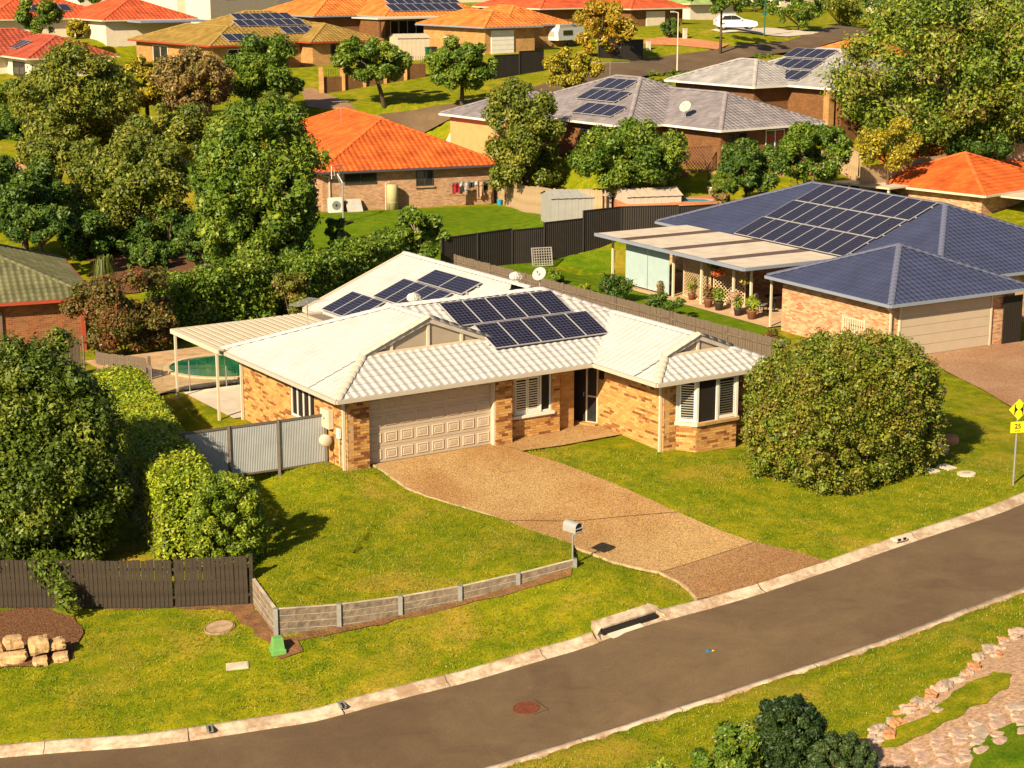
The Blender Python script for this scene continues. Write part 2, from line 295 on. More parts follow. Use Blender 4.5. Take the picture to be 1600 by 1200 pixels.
def boxleaves(L, wid, zb, zt, n, size, pal, seed, amp=.07):
    """leaves over the top and sides of a clipped hedge; zb gives the ground along its length"""
    g = np.random.default_rng(seed); h = zt - float(np.mean(zb)); ar = np.array([L * wid * 1.2, L * h, L * h, wid * h, wid * h]); k = g.choice(5, n, p=ar / ar.sum()); x = g.random(n) * L; y = (g.random(n) - .5) * wid; q = g.random(n); z0 = np.interp(x, np.linspace(0, L, len(zb)), zb); z = z0 + .05 + (zt - z0 - .05) * q; N = np.zeros((n, 3))
    for i, (ax, sg) in enumerate(((2, 1), (1, -1), (1, 1), (0, -1), (0, 1))):
        m = k == i; N[m, ax] = sg
        if ax == 2: z[m] = zt
        elif ax == 1: y[m] = sg * wid / 2
        else: x[m] = 0 if sg < 0 else L
    P = np.c_[x, y, z]; bump = np.array([noise.noise(Vector((a * 1.1, b * 1.1, c * 1.1 + seed))) + .5 * noise.noise(Vector((a * 3, b * 3, c * 3))) for a, b, c in P]); P += N * (amp * 1.6 * bump + amp * g.normal(size=n) - amp * 1.5 * g.random(n) ** 2)[:, None]
    e = np.maximum(np.abs(P[:, 1]) - wid / 2 + .35, 0) * np.maximum(P[:, 2] - zt + .35, 0); P[:, 2] -= e * 1.1
    nr = N * .75 + g.normal(size=(n, 3)) * .55 + np.array([0, 0, .3]); nr /= np.linalg.norm(nr, axis=1)[:, None]; a = np.cross(nr, g.normal(size=(n, 3))); a /= np.linalg.norm(a, axis=1)[:, None]; b = np.cross(nr, a); l = size * (.6 + .8 * g.random(n)); V = np.empty((n, 4, 3)); c = P
    V[:, 0] = c - a * l[:, None] / 2; V[:, 1] = c + b * l[:, None] * .28; V[:, 2] = c + a * l[:, None] / 2; V[:, 3] = c - b * l[:, None] * .28
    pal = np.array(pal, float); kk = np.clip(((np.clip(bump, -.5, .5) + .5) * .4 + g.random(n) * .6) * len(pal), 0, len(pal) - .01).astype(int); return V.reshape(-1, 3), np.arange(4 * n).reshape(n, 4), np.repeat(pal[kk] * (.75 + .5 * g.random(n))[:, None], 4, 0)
def blobs_in(cx, cy, cz, rx, ry, rz, n, br, seed, bottom=-1., box=0.):
    g = np.random.default_rng(seed); out = []
    k = 0
    while len(out) < n and k < 4000:
        k += 1; d = g.normal(size=3); d /= np.linalg.norm(d)
        if box: d = np.sign(d) * np.abs(d) ** (1 - box); d /= max(1e-6, (np.abs(d) ** (2 + box * 8)).sum() ** (1 / (2 + box * 8)))
        q = (.82 if len(out) % 4 else .45) * (.9 + .2 * g.random())
        if d[2] * q < bottom: continue
        s = br * (.65 + .7 * g.random()); out.append((cx + d[0] * rx * q, cy + d[1] * ry * q, cz + d[2] * rz * q, s, s, s * .85))
    return out
def core_mesh(blobs, k, pal, parent, seed=0, name='inner_foliage', per=46):
    """the closely packed older leaves inside a crown, below the outer ones"""
    B = [(b[0], b[1], b[2], b[3] * k, b[4] * k, b[5] * k) for b in blobs]; r = float(np.mean([b[3] for b in B])); v, f, col = leafcloud(B, per * len(B), r * .62, pal, seed + 9, .35, .3, .75)
    return npmesh(name, v, f, LEAF, parent, col)
def shell_blobs(r, n, br, seed, e=2.6, zlo=-1., jit=.04):
    """lumps set side by side over a superellipsoid, for clipped or very dense crowns"""
    g = np.random.default_rng(seed); out = []
    for i in range(n):
        z = 1 - 2 * (i + .5) / n; a = i * 2.39996; q = math.sqrt(max(0, 1 - z * z)); d = np.array([q * math.cos(a), q * math.sin(a), z]); d /= (np.abs(d) ** e).sum() ** (1 / e)
        if d[2] < zlo: continue
        k = .86 + jit * g.normal(); s = br * (.8 + .4 * g.random()); out.append((d[0] * r[0] * k, d[1] * r[1] * k, d[2] * r[2] * k, s, s, s))
    return out
GP = {'deep': ((.03,.07,.008), (.05,.1,.01), (.08,.135,.014), (.115,.165,.02)), 'mid': ((.05,.1,.007), (.085,.145,.01), (.13,.19,.014), (.19,.225,.02)), 'bright': ((.1,.16,.006), (.17,.22,.01), (.26,.3,.014), (.32,.34,.018)),
      'olive': ((.07,.1,.01), (.11,.14,.014), (.17,.185,.018), (.23,.215,.024)), 'gold': ((.17,.16,.012), (.3,.24,.016), (.4,.31,.02), (.18,.18,.016)), 'brown': ((.12,.09,.025), (.19,.13,.035), (.26,.18,.05), (.12,.12,.022)),
      'red': ((.17,.04,.015), (.25,.065,.02), (.12,.06,.015), (.1,.1,.012)), 'fresh': ((.05,.105,.007), (.085,.155,.01), (.13,.205,.014), (.19,.25,.018)), 'orange': ((.36,.2,.015), (.42,.27,.02), (.24,.22,.016), (.36,.14,.015)), 'bushy': ((.08,.105,.009), (.13,.15,.011), (.19,.195,.015), (.17,.11,.022), (.26,.235,.02)), 'gum': ((.065,.11,.01), (.105,.16,.014), (.155,.21,.018), (.23,.25,.024), (.18,.13,.03))}
def tree(name, label, cat, base, crown, blobs, n, size, pal, seed, trunk=.15, bark=None, forks=5, group=None, bottom=-.75, br=.25, extra=None, shell=.45, box=0., lean=(0, 0), crownname='crown', core=.7, dens=2.1, egg=0):
    """crown = (centre xyz, radii); trunk from base up into the crown with limbs"""
    bark = bark or BARK; base = np.array(base, float); c = np.array(crown[0], float); rr = np.array(crown[1], float)
    t = thing(name, label, cat, base, 0, group); g = random.Random(seed); lc = c - base
    bl = (blobs_in(*lc, *rr, int(blobs * dens), br * float(rr.min()), seed, bottom, box) if not egg else [(a[0] * (1 - .28 * max(0, a[2] / rr[2])) + lc[0], a[1] * (1 - .28 * max(0, a[2] / rr[2])) + lc[1], a[2] + lc[2], *a[3:]) for a in shell_blobs(rr, egg, br * float(rr.min()), seed, 2.2, jit=.1)]) + [tuple(np.array(e) - np.r_[base, 0, 0, 0]) for e in (extra or [])]
    v, f, col = leafcloud(bl, int(n * 1.25), size * .88, GP[pal] if isinstance(pal, str) else pal, seed + 1, shell)
    npmesh(crownname, v, f, LEAF, t, col)
    if core: core_mesh(bl, core, GP[pal] if isinstance(pal, str) else pal, t, seed)
    mb = MB(); top = Vector((lc[0], lc[1], lc[2])); z0 = max(.25 * lc[2], lc[2] - rr[2] * .75)
    fork = Vector((lc[0] * .6 + lean[0], lc[1] * .6 + lean[1], z0)); mb.tube([(0, 0, -.3), tuple(fork * .5), tuple(fork)], [trunk * 1.25, trunk, trunk * .8], 8)
    for k in range(forks):
        e = Vector(bl[(k * 7 + 3) % len(bl)][:3]); m = fork.lerp(e, .5) + Vector((g.uniform(-.2, .2), g.uniform(-.2, .2), .15)) * trunk * 5
        mb.tube([tuple(fork - Vector((0, 0, trunk))), tuple(m), tuple(fork.lerp(e, .95))], [trunk * .6, trunk * .4, trunk * .15], 6)
    mb.build('trunk', bark, t, True); return t
def tree_px(name, label, cat, cx, cy, D, rx, ry, blobs, n, size, pal, seed, depth=None, **k):
    """crown centre seen at (cx,cy) at distance D metres, half sizes rx, ry measured at that distance in picture units"""
    c = at_d(cx, cy, D); s = math.hypot(D, CAMH - c[2]) / FPX; r = (rx * s, (depth or rx * s), ry * s); b = (c[0], c[1], Z(c[0], c[1]))
    return tree(name, label, cat, b, (c, r), blobs, n, size, pal, seed, **k)
def shrub(name, label, base, r, n, size, pal, seed, blobs=10, br=.45, group=None, cat='shrub', flowers=None, box=0., core=.7, shell=None):
    t = thing(name, label, cat, base, 0, group); bl = blobs_in(0, 0, r[2] * .95, *r, blobs, br * min(r), seed, -.95, box) if not shell else [(a[0], a[1], a[2] + r[2] * .97, *a[3:]) for a in shell_blobs(r, blobs, br * min(r), seed, shell)]
    v, f, col = leafcloud(bl, n, size, GP[pal] if isinstance(pal, str) else pal, seed); npmesh('foliage', v, f, LEAF, t, col)
    if core: core_mesh(bl, core, GP[pal] if isinstance(pal, str) else pal, t, seed)
    mb = MB()
    for k in range(4): a = k * 1.6 + seed; mb.tube([(0, 0, -.1), (math.cos(a) * r[0] * .35, math.sin(a) * r[1] * .35, r[2] * 1.1)], [.03, .012], 5)
    mb.build('stem', BARK, t)
    if flowers:
        v, f, col = leafcloud([(b[0], b[1], b[2] + b[5] * .1, b[3] * 1.08, b[4] * 1.08, b[5] * 1.08) for b in bl], flowers[0], flowers[1], flowers[2], seed + 5, .05, 1.); tag(npmesh('flowers', v, f, FLOW, t, col), kind='stuff')
    return t
# ---------------------------------------------------------------- ground, roads, kerbs, drives
def inpoly(xy, poly):
    x, y = xy[:, 0], xy[:, 1]; r = np.zeros(len(xy), bool); n = len(poly)
    for i in range(n):
        (x1, y1), (x2, y2) = poly[i][:2], poly[(i + 1) % n][:2]
        r ^= ((y1 > y) != (y2 > y)) & (x < (x2 - x1) * (y - y1) / (y2 - y1 + 1e-12) + x1)
    return r
def smooth_line(pts, step=.5):
    P = np.array([p[:2] for p in pts]); out = []
    for i in range(len(P) - 1):
        p0, p1, p2, p3 = P[max(i - 1, 0)], P[i], P[i + 1], P[min(i + 2, len(P) - 1)]; n = max(1, int(np.linalg.norm(p2 - p1) / step))
        for k in range(n):
            t = k / n; out.append(.5 * ((2 * p1) + (-p0 + p2) * t + (2 * p0 - 5 * p1 + 4 * p2 - p3) * t * t + (-p0 + 3 * p1 - 3 * p2 + p3) * t ** 3))
    out.append(P[-1]); return np.array(out)
def offset_line(L, d):
    t = np.gradient(L, axis=0); t /= np.linalg.norm(t, axis=1)[:, None]; return L + np.c_[t[:, 1], -t[:, 0]] * d
def px_line(pts, step=.5): return smooth_line([G(*p) for p in pts], step)
def resamp(L, n):
    s = np.r_[0, np.cumsum(np.linalg.norm(np.diff(L, axis=0), axis=1))]; q = np.linspace(0, s[-1], n); return np.c_[np.interp(q, s, L[:, 0]), np.interp(q, s, L[:, 1])]
KF = px_line(((-160,1178),(0,1165),(215,1148),(326,1133),(424,1118),(530,1097),(725,1048),(894,999),(1026,954),(1104,935),(1182,912),(1293,876),(1342,859),(1522,800),(1587,775),(1720,725)))
KN = px_line(((560,1262),(690,1228),(800,1194),(1066,1110),(1300,1034),(1433,988),(1529,951),(1600,925),(1720,880)))
RF = offset_line(KF, .4); RN = offset_line(KN, -.4)
ROAD1 = np.r_[RF, RN[::-1]]
S2A = px_line(((560,205),(595,178),(690,165),(779,151),(860,128),(937,104),(1020,91),(1111,79),(1170,68),(1250,58),(1345,44)), 2)     # far edge of the back street
S2B = px_line(((600,228),(640,200),(705,184),(790,172),(880,150),(960,128),(1040,114),(1120,100),(1200,86),(1290,70),(1380,52)), 2)
ROAD2 = np.r_[S2A, S2B[::-1]]
def gp(*pts): return [tuple(G(*p)[:2]) for p in pts]
DRV = gp((581,727),(640,766),(700,787),(790,815),(893,855),(960,880),(1030,896),(1060,910),(1078,925),(1088,938),(1182,914),(1293,878),(1240,862),(1180,849),(1120,828),(1060,802),(960,757),(880,726),(815,706),(774,694))
PATH = gp((774,694),(815,706),(880,697),(972,680),(940,668),(905,652),(870,654),(800,690))
DRVB = gp((1440,556),(1560,536),(1640,532),(1760,640),(1720,700),(1600,648),(1540,612),(1480,582))
VERG2 = gp((505,158),(560,170),(600,183),(640,172),(700,158),(850,148),(960,134),(1010,112),(1000,90),(900,96),(860,100),(760,118),(640,140),(560,152))
DRV2 = gp((470,140),(490,138),(560,176),(610,186),(560,214),(520,190),(480,168))
LOW = [np.r_[offset_line(KF, .12), offset_line(KN, -.12)[::-1]], ROAD2, np.array(DRV), np.array(PATH), np.array(DRVB)]
W0, W1, W2 = G(394, 938)[:2], G(432, 992)[:2], G(898, 886)[:2]
def seg_d(xy, a, b):
    a, b = np.array(a), np.array(b); t = np.clip(((xy - a) @ (b - a)) / ((b - a) @ (b - a)), 0, 1); return np.linalg.norm(xy - (a + t[:, None] * (b - a)), axis=1), t
def upper(xy):
    xy = np.atleast_2d(np.asarray(xy, float)); d1, t1 = seg_d(xy, W0, W1); d2, t2 = seg_d(xy, W1, W2); h = np.where(d1 < d2, .66, .66 - .5 * t2); d = np.minimum(d1, d2)
    k = np.clip(1 - d / 7.5, 0, 1); return Za(xy) + .015 + h * k * k * (3 - 2 * k)
def Zup(x, y): return float(upper([[x, y]])[0])
ys = [14.]
while ys[-1] < 950: ys.append(ys[-1] * (1.0085 if ys[-1] < 75 else 1.014))
ys = np.array(ys); nx = 190; tt = np.linspace(-1, 1, nx)
XY = np.stack([(tt[None, :] * (13 + .36 * ys[:, None])), np.repeat(ys[:, None], nx, 1)], 2).reshape(-1, 2)
zz = np.concatenate([Za(c) for c in np.array_split(XY, 12)])
zz += .02 * np.sin(XY[:, 0] * 1.7 + XY[:, 1] * .6) * np.cos(XY[:, 1] * 1.3)
for i_, p in enumerate(LOW): zz[inpoly(XY, p)] -= (.3 if i_ < 2 else .05)
ny = len(ys); idx = np.arange(ny * nx).reshape(ny, nx)
F4 = np.stack([idx[:-1, :-1], idx[:-1, 1:], idx[1:, 1:], idx[1:, :-1]], 2).reshape(-1, 4)
tag(npmesh('ground', np.c_[XY, zz], F4, LAWN, None, smooth=True), 'yellow green grass ground of the verges, yards and far hillside', kind='structure')
def strip(name, A, B, m, k, dz, label):
    n = max(len(A), len(B)); A, B = resamp(A, n), resamp(B, n); t = np.linspace(0, 1, k); P = (A[:, None] * (1 - t[None, :, None]) + B[:, None] * t[None, :, None]).reshape(-1, 2)
    cr = np.tile(.06 * (1 - (2 * t - 1) ** 2), n); z = Za(P) + dz + cr; i = np.arange(n * k).reshape(n, k)
    return tag(npmesh(name, np.c_[P, z], np.stack([i[:-1, :-1], i[:-1, 1:], i[1:, 1:], i[1:, :-1]], 2).reshape(-1, 4)[:, ::-1], m, None, smooth=True), label, kind='structure')
strip('road', RF, RN, ASPH, 9, -.1, 'brown grey asphalt street curving past the front verge')
strip('back_road', S2A, S2B, ASPH, 7, .03, 'asphalt back street rising to the far right')
def drape(name, poly, m, dz, label=None, zf=Za, step=.6, thick=0., kind='structure', parent=None):
    bm = bmesh.new(); f = bm.faces.new([bm.verts.new((x, y, 0)) for x, y in poly]); bmesh.ops.triangulate(bm, faces=[f])
    for _ in range(7):
        es = [e for e in bm.edges if e.calc_length() > step]
        if not es: break
        bmesh.ops.subdivide_edges(bm, edges=es, cuts=1); bmesh.ops.triangulate(bm, faces=bm.faces[:])
    xy = np.array([v.co[:2] for v in bm.verts]); z = zf(xy) + dz
    for v, q in zip(bm.verts, z): v.co.z = q
    bmesh.ops.recalc_face_normals(bm, faces=bm.faces[:])
    if bm.faces and sum(f.normal.z for f in bm.faces) < 0: bmesh.ops.reverse_faces(bm, faces=bm.faces[:])
    if thick:
        r = bmesh.ops.extrude_face_region(bm, geom=bm.faces[:]); 
        for v in [e for e in r['geom'] if isinstance(e, bmesh.types.BMVert)]: v.co.z += thick
        bmesh.ops.recalc_face_normals(bm, faces=bm.faces[:])
    me = bpy.data.meshes.new(name); bm.to_mesh(me); bm.free(); o = obj(name, me, m, parent)
    if label: tag(o, label)
    if kind: tag(o, kind=kind)
    return o
def wob(poly, amp=.12, step=.35, seed=1):
    """ragged outline for soil and grass patches"""
    out = []; n = len(poly)
    for i in range(n):
        a, b = np.array(poly[i]), np.array(poly[(i + 1) % n]); k = max(1, int(np.linalg.norm(b - a) / step))
        for j in range(k): q = a + (b - a) * j / k; d = noise.noise_vector(Vector((q[0] * 1.9, q[1] * 1.9, seed))) * amp * 2; out.append((q[0] + d.x, q[1] + d.y))
    return out
def zdrv(xy):   # the drive meets the kerb at the road and the slab at the garage
    return Za(xy)
drape('driveway', DRV, DRIVE, .03, 'tan exposed aggregate driveway from the garage down to the street')
drape('driveway_crossover', DRV[6:14], aggregate('brown_aggregate', (.29, .155, .07), (.46, .27, .12), (.8, .68, .58)), .042, 'darker red brown driveway crossover slab next to the kerb')
drape('entry_path', PATH, DRIVE, .038, 'exposed aggregate path from the driveway to the front door')
drape('neighbour_driveway', DRVB, DRIVE2, .03, 'reddish aggregate driveway of the blue roofed house')
UPL = [tuple(W0), tuple(W1), tuple(W2)] + gp((893,857),(790,817),(700,789),(640,768),(578,739),(548,741),(505,722),(300,752)) + gp((330,800),(385,860))
def edging(label, pts, m):
    L = smooth_line(pts, .6); t = thing('driveway_edge', label, None); t['kind'] = 'structure'
    for a, b in zip(L, L[1:]): MB().bar((*a, Z(*a) + .02), (*b, Z(*b) + .02), .06, .07).build('edge_strip', EDGEC, t)
EDGEC = mat('edge_concrete', (.36, .25, .14), .95, .3, 4)
edging('pale concrete edging along the left side of the driveway', [np.array(p) for p in DRV[0:10]], CONC)
for _a, _b in ((3, 15), (6, 13)):
    p_, q_ = np.array(DRV[_a]), np.array(DRV[_b]); nn_ = 14; mb_ = MB()
    for k in range(nn_): a_, b_ = p_ + (q_ - p_) * k / nn_, p_ + (q_ - p_) * (k + 1) / nn_; mb_.bar((*a_, Z(*a_) + .046), (*b_, Z(*b_) + .046), .025, .006)
    tag(mb_.build('expansion_joint', mat('joint', (.11, .06, .03), 1), None), 'thin dark joint across the driveway', kind='structure')
drape('front_lawn', UPL, LAWN, .0, 'raised front lawn between hedge and driveway', zf=upper, step=.45)
YARD = gp((500,333),(775,323),(880,320),(860,372),(720,408),(560,420),(470,380)); drape('orange_house_lawn', YARD, LAWN2, .05, 'bright green back lawn of the orange roofed house', step=1.5)
YARDB = gp((730,412),(960,390),(960,448),(1180,500),(1235,532),(1230,560),(1100,545),(880,470)); drape('blue_house_lawn', YARDB, LAWN2, .04, 'narrow green lawn strip beside the blue roofed house', step=1.2)
# kerbs, each cast length a piece of its own
def kerb(name, L, side, label, root=None):
    root = root or thing(name, label, None); root['kind'] = 'structure'
    n = len(L); prof = ((-.03, -.25), (-.02, .0), (.0, .03), (.1, .025), (.18, -.045), (.25, -.085), (.43, -.1), (.43, -.3)) if side > 0 else ((-.03, -.25), (-.02, .0), (.0, .035), (.13, .035), (.22, -.05), (.28, -.085), (.42, -.1), (.42, -.3))
    i = 0; seglen = 5
    while i < n - 1:
        j = min(n - 1, i + seglen + random.choice((0, 1, 1, 2))); S = L[i:j + 1].copy()
        t = S[-1] - S[-2]; S[-1] = S[-1] - t * .03; P = []; k = len(prof)
        for o, dz in prof:
            q = offset_line(S, o * side) if len(S) > 2 else S + np.array([t[1], -t[0]]) / np.linalg.norm(t) * o * side
            P.append(np.c_[q, Za(offset_line(S, .1 * side) if len(S) > 2 else S) + dz])
        V = np.array(P).transpose(1, 0, 2).reshape(-1, 3); m = len(S); ii = np.arange(m * k).reshape(m, k)
        npmesh('kerb_segment', V, np.stack([ii[:-1, :-1], ii[:-1, 1:], ii[1:, 1:], ii[1:, :-1]], 2).reshape(-1, 4), KERB, root); i = j
    return root
def kerbmat():
    m, n, l, b = _nodes('kerb_concrete'); tc = n.new('ShaderNodeTexCoord').outputs['Object']
    c = ramp(n, l, noi(n, l, tc, 3, 8, .7), ((.3, (.27, .18, .11)), (.5, (.42, .33, .235)), (.7, (.52, .43, .33))))
    c = mixc(n, l, ramp(n, l, noi(n, l, tc, 1.1, 7, .75), ((.47, (0,0,0)), (.58, (.8,.8,.8)))), c, (.25, .15, .08))
    l.new(c, b.inputs['Base Color']); b.inputs['Roughness'].default_value = .95; bumpn(n, l, b, noi(n, l, tc, 30, 4), .006); MATS['kerb'] = m; return m
KERB = kerbmat()
_p = G(985, 972)[:2]; _i = int(np.argmin(np.linalg.norm(KF - _p, axis=1))); DR0, DR1 = _i - 2, _i + 2
_k = kerb('kerb', KF[:DR0 + 1], 1, 'pale concrete kerb and gutter along the house side of the street'); kerb('kerb', KF[DR1:], 1, '', _k)
kerb('opposite_kerb', KN, -1, 'pale concrete kerb along the near side of the street')
BLUE = None
# ---------------------------------------------------------------- houses
PROF = {6: (0, .55, 1, .85, .4, .1, 0), 3: (0, 1, .35, 0)}
def planes_hip(u0, v0, u1, v1, zg, p, gable=''):
    """roof planes (eave edge first, counterclockwise) and cap lines of one hipped block; gable lists ends without hip: a (low end) b (high end)"""
    du, dv = u1 - u0, v1 - v0
    if du >= dv: w = dv / 2; a = 0 if 'a' in gable else w; b = 0 if 'b' in gable else w; A = (u0 + a, v0 + w); B = (u1 - b, v0 + w)
    else: w = du / 2; a = 0 if 'a' in gable else w; b = 0 if 'b' in gable else w; A = (u0 + w, v0 + a); B = (u0 + w, v1 - b)
    zr = zg + p * w; A, B = (*A, zr), (*B, zr); c = [(u0, v0, zg), (u1, v0, zg), (u1, v1, zg), (u0, v1, zg)]
    if du >= dv: pl = {'F': [c[0], c[1], B, A], 'R': [c[1], c[2], B], 'B': [c[2], c[3], A, B], 'L': [c[3], c[0], A]}; hips = [(c[0], A), (c[3], A), (c[1], B), (c[2], B)]; ga = [0, 0, 1, 1]
    else: pl = {'F': [c[0], c[1], A], 'R': [c[1], c[2], B, A], 'B': [c[2], c[3], B], 'L': [c[3], c[0], A, B]}; hips = [(c[0], A), (c[1], A), (c[2], B), (c[3], B)]; ga = [0, 0, 1, 1]
    caps = [(A, B)] + hips
    return pl, caps
def tile_arrays(poly, w, g, amp, ns, seed=0, budget=0, tv=.3):
    """overlapping tile courses on one roof plane, clipped to its outline; returns a bmesh and the frames of tiles kept as single pieces"""
    p = [Vector(q) for q in poly]; o = p[0]; s = (p[1] - p[0]).normalized(); n = (p[1] - p[0]).cross(p[2] - p[0]).normalized(); t = n.cross(s)
    q2 = [((a - o).dot(s), (a - o).dot(t)) for a in p]; smin, smax = min(a[0] for a in q2), max(a[0] for a in q2); tmax = max(a[1] for a in q2)
    pr = PROF[ns]; rg = np.random.default_rng(seed); V = []; C = []; idx = 0; keep = []; cells = []
    for k in range(int(tmax / g) + 1):
        off = 0.
        for i in range(int((smin - off) / w) - 1, int((smax - off) / w) + 2):
            a0 = i * w + off; cells.append((a0, k * g))
    def inside(a, b, m):
        for j in range(len(q2)):
            (x1, y1), (x2, y2) = q2[j], q2[(j + 1) % len(q2)]; L = math.hypot(x2 - x1, y2 - y1)
            if L < 1e-6: continue
            d = ((x2 - x1) * (b - y1) - (y2 - y1) * (a - x1)) / L
            if d < (m if j else -.08): return False
        return True
    cand = []; rest = []
    for a, b in cells:
        full = all(inside(x, y, .03) for x, y in ((a, b - .02), (a + w, b - .02), (a, b + g), (a + w, b + g)))
        if full and budget: cand.append((a, b))
        elif full or any(inside(x, y, -.02) for x, y in ((a, b), (a + w, b), (a, b + g), (a + w, b + g), (a + w / 2, b + g / 2))): rest.append((a, b))
    if budget:
        cand.sort(key=lambda c: c[1]); keep = cand[:budget]; rest += cand[budget:]
    ks = len(pr); bm = bmesh.new(); ly = bm.verts.layers.float_color.new('Col')
    for a, b in rest:
        sh = 1 + tv * (rg.random() - .5); rows = []
        for tt_, hh in ((b - .03, -.01), (b - .03, .03), (b + g, .004)):
            row = []
            for j in range(ks):
                q = o + s * (a + w * j / (ks - 1)) + t * tt_ + n * (hh + (amp * pr[j] if hh > -.005 else 0)); vv = bm.verts.new(q); vv[ly] = (sh, sh, sh, 1); row.append(vv)
            rows.append(row)
        for r0, r1 in ((rows[0], rows[1]), (rows[1], rows[2])):
            for j in range(ks - 1): bm.faces.new((r0[j], r0[j + 1], r1[j + 1], r1[j]))
    for j in range(1, len(p)):
        a, b = p[j], p[(j + 1) % len(p)]
        if (b - a).length < 1e-5: continue
        bmesh.ops.bisect_plane(bm, geom=bm.verts[:] + bm.edges[:] + bm.faces[:], plane_co=a, plane_no=(b - a).cross(n).normalized(), clear_outer=True)
    frames = []
    for a, b in keep:
        q = o + s * a + t * b; frames.append(Matrix(((s.x, t.x, n.x, q.x), (s.y, t.y, n.y, q.y), (s.z, t.z, n.z, q.z), (0, 0, 0, 1))))
    return bm, frames
def single_tile(w, g, amp, sh):
    pr = PROF[6]; v = []; f = []; ks = len(pr)
    for tt_, hh in ((-.03, -.01), (-.03, .03), (g, .004)):
        for j in range(ks): v.append((w * j / (ks - 1), tt_, hh + (amp * pr[j] if hh > -.005 else 0)))
    for r in (0, 1):
        for j in range(ks - 1): f.append((r * ks + j, r * ks + j + 1, (r + 1) * ks + j + 1, (r + 1) * ks + j))
    me = bpy.data.meshes.new('roof_tile'); me.from_pydata(v, [], f); setcol(me, np.full((len(v), 3), sh)); me.update(); return me
def cap_mesh(r=.12, ln=.42):
    mb = MB(); n = 6; P = []
    for x, k in ((0, 1.08), (ln, .95)):
        for i in range(n + 1): a = math.pi * i / n; P.append((x, r * k * 1.15 * math.cos(a), r * k * .75 * math.sin(a) + .01))
    P += [(0, -r * 1.24, -.06), (0, r * 1.24, -.06)]
    f = [(i, i + n + 1, i + n + 2, i + 1) for i in range(n)] + [tuple(range(n + 1))]
    mb.add(P[:2 * (n + 1)], f); return mb.mesh('cap_tile', True)
def caps_along(p, q, me, m, parent, step=.38, joined=None):
    p, q = Vector(p), Vector(q); L = (q - p).length; n = max(1, round(L / step)); x = (q - p).normalized(); y = Vector((0, 0, 1)).cross(x).normalized(); z = x.cross(y)
    for i in range(n):
        o = p.lerp(q, i / n) + z * (.018 + random.uniform(-.004, .004)); M = Matrix(((x.x, y.x, z.x, o.x), (x.y, y.y, z.y, o.y), (x.z, y.z, z.z, o.z), (0, 0, 0, 1)))
        if joined is not None:
            k = len(joined.v); joined.v += [tuple(M @ v.co) for v in me.vertices]; joined.f += [tuple(a + k for a in f.vertices) for f in me.polygons]
        else: c = obj('cap_tile', me, m, parent); c.matrix_local = M
CAPME = {}
def cap_for(m):
    if m.name not in CAPME: CAPME[m.name] = cap_mesh(); CAPME[m.name].materials.append(m)
    return CAPME[m.name]
def sbox(mb, side, c, a0, a1, d0, d1, z0, z1, col=None):
    if side == 'F': mb.box(a0, c - d1, z0, a1, c - d0, z1, col)
    elif side == 'L': mb.box(c - d1, a0, z0, c - d0, a1, z1, col)
    elif side == 'B': mb.box(a0, c + d0, z0, a1, c + d1, z1, col)
    else: mb.box(c + d0, a0, z0, c + d1, a1, z1, col)
    return mb
def window(root, side, c, a0, a1, z0, z1, frame=None, mull=1, sill=None, shutter=False, name='window', pane=None, off=0.):
    fm = frame or WHITE; t = .06; mb = MB(); d = .05 + off
    sbox(mb, side, c, a0, a0 + t, off, d, z0, z1); sbox(mb, side, c, a1 - t, a1, off, d, z0, z1); sbox(mb, side, c, a0 + t, a1 - t, off, d, z0, z0 + t); sbox(mb, side, c, a0 + t, a1 - t, off, d, z1 - t, z1)
    for k in range(mull):
        x = a0 + (a1 - a0) * (k + 1) / (mull + 1); sbox(mb, side, c, x - t / 2, x + t / 2, off, d - .004, z0 + t, z1 - t)
    w = mb.build(name, fm, root)
    p = sbox(MB(), side, c, a0 + t, a1 - t, off + .003, off + .012, z0 + t, z1 - t).build('pane', pane or GLASS, w)
    if sill: sbox(MB(), side, c, a0 - .08, a1 + .08, off, .12 + off, z0 - .1, z0 - .003).build('sill', sill, w)
    if shutter:
        n = int((z1 - z0 - .3) / .085)
        for (s0, s1) in shutter:
            for k in range(n):
                z = z0 + .15 + .085 * k + .02
                m2 = MB(); e0, e1 = (s0, s1)
                if side == 'F': m2.add([(e0, c - d + .028, z), (e1, c - d + .028, z), (e1, c - d - .004, z + .05), (e0, c - d - .004, z + .05), (e0, c - d + .034, z), (e1, c - d + .034, z), (e1, c - d + .002, z + .05), (e0, c - d + .002, z + .05)], [(0, 1, 2, 3), (7, 6, 5, 4)])
                m2.build('slat', fm, w)
            fr = MB(); sbox(fr, side, c, s0 - .04, s0, off + .013, d + .006, z0 + .065, z1 - .065); sbox(fr, side, c, s1, s1 + .04, off + .013, d + .006, z0 + .065, z1 - .065); sbox(fr, side, c, s0, s1, off + .013, d + .004, z0 + .065, z0 + .16); sbox(fr, side, c, s0, s1, off + .013, d + .004, z1 - .15, z1 - .065); fr.build('shutter_frame', fm, w)
    return w
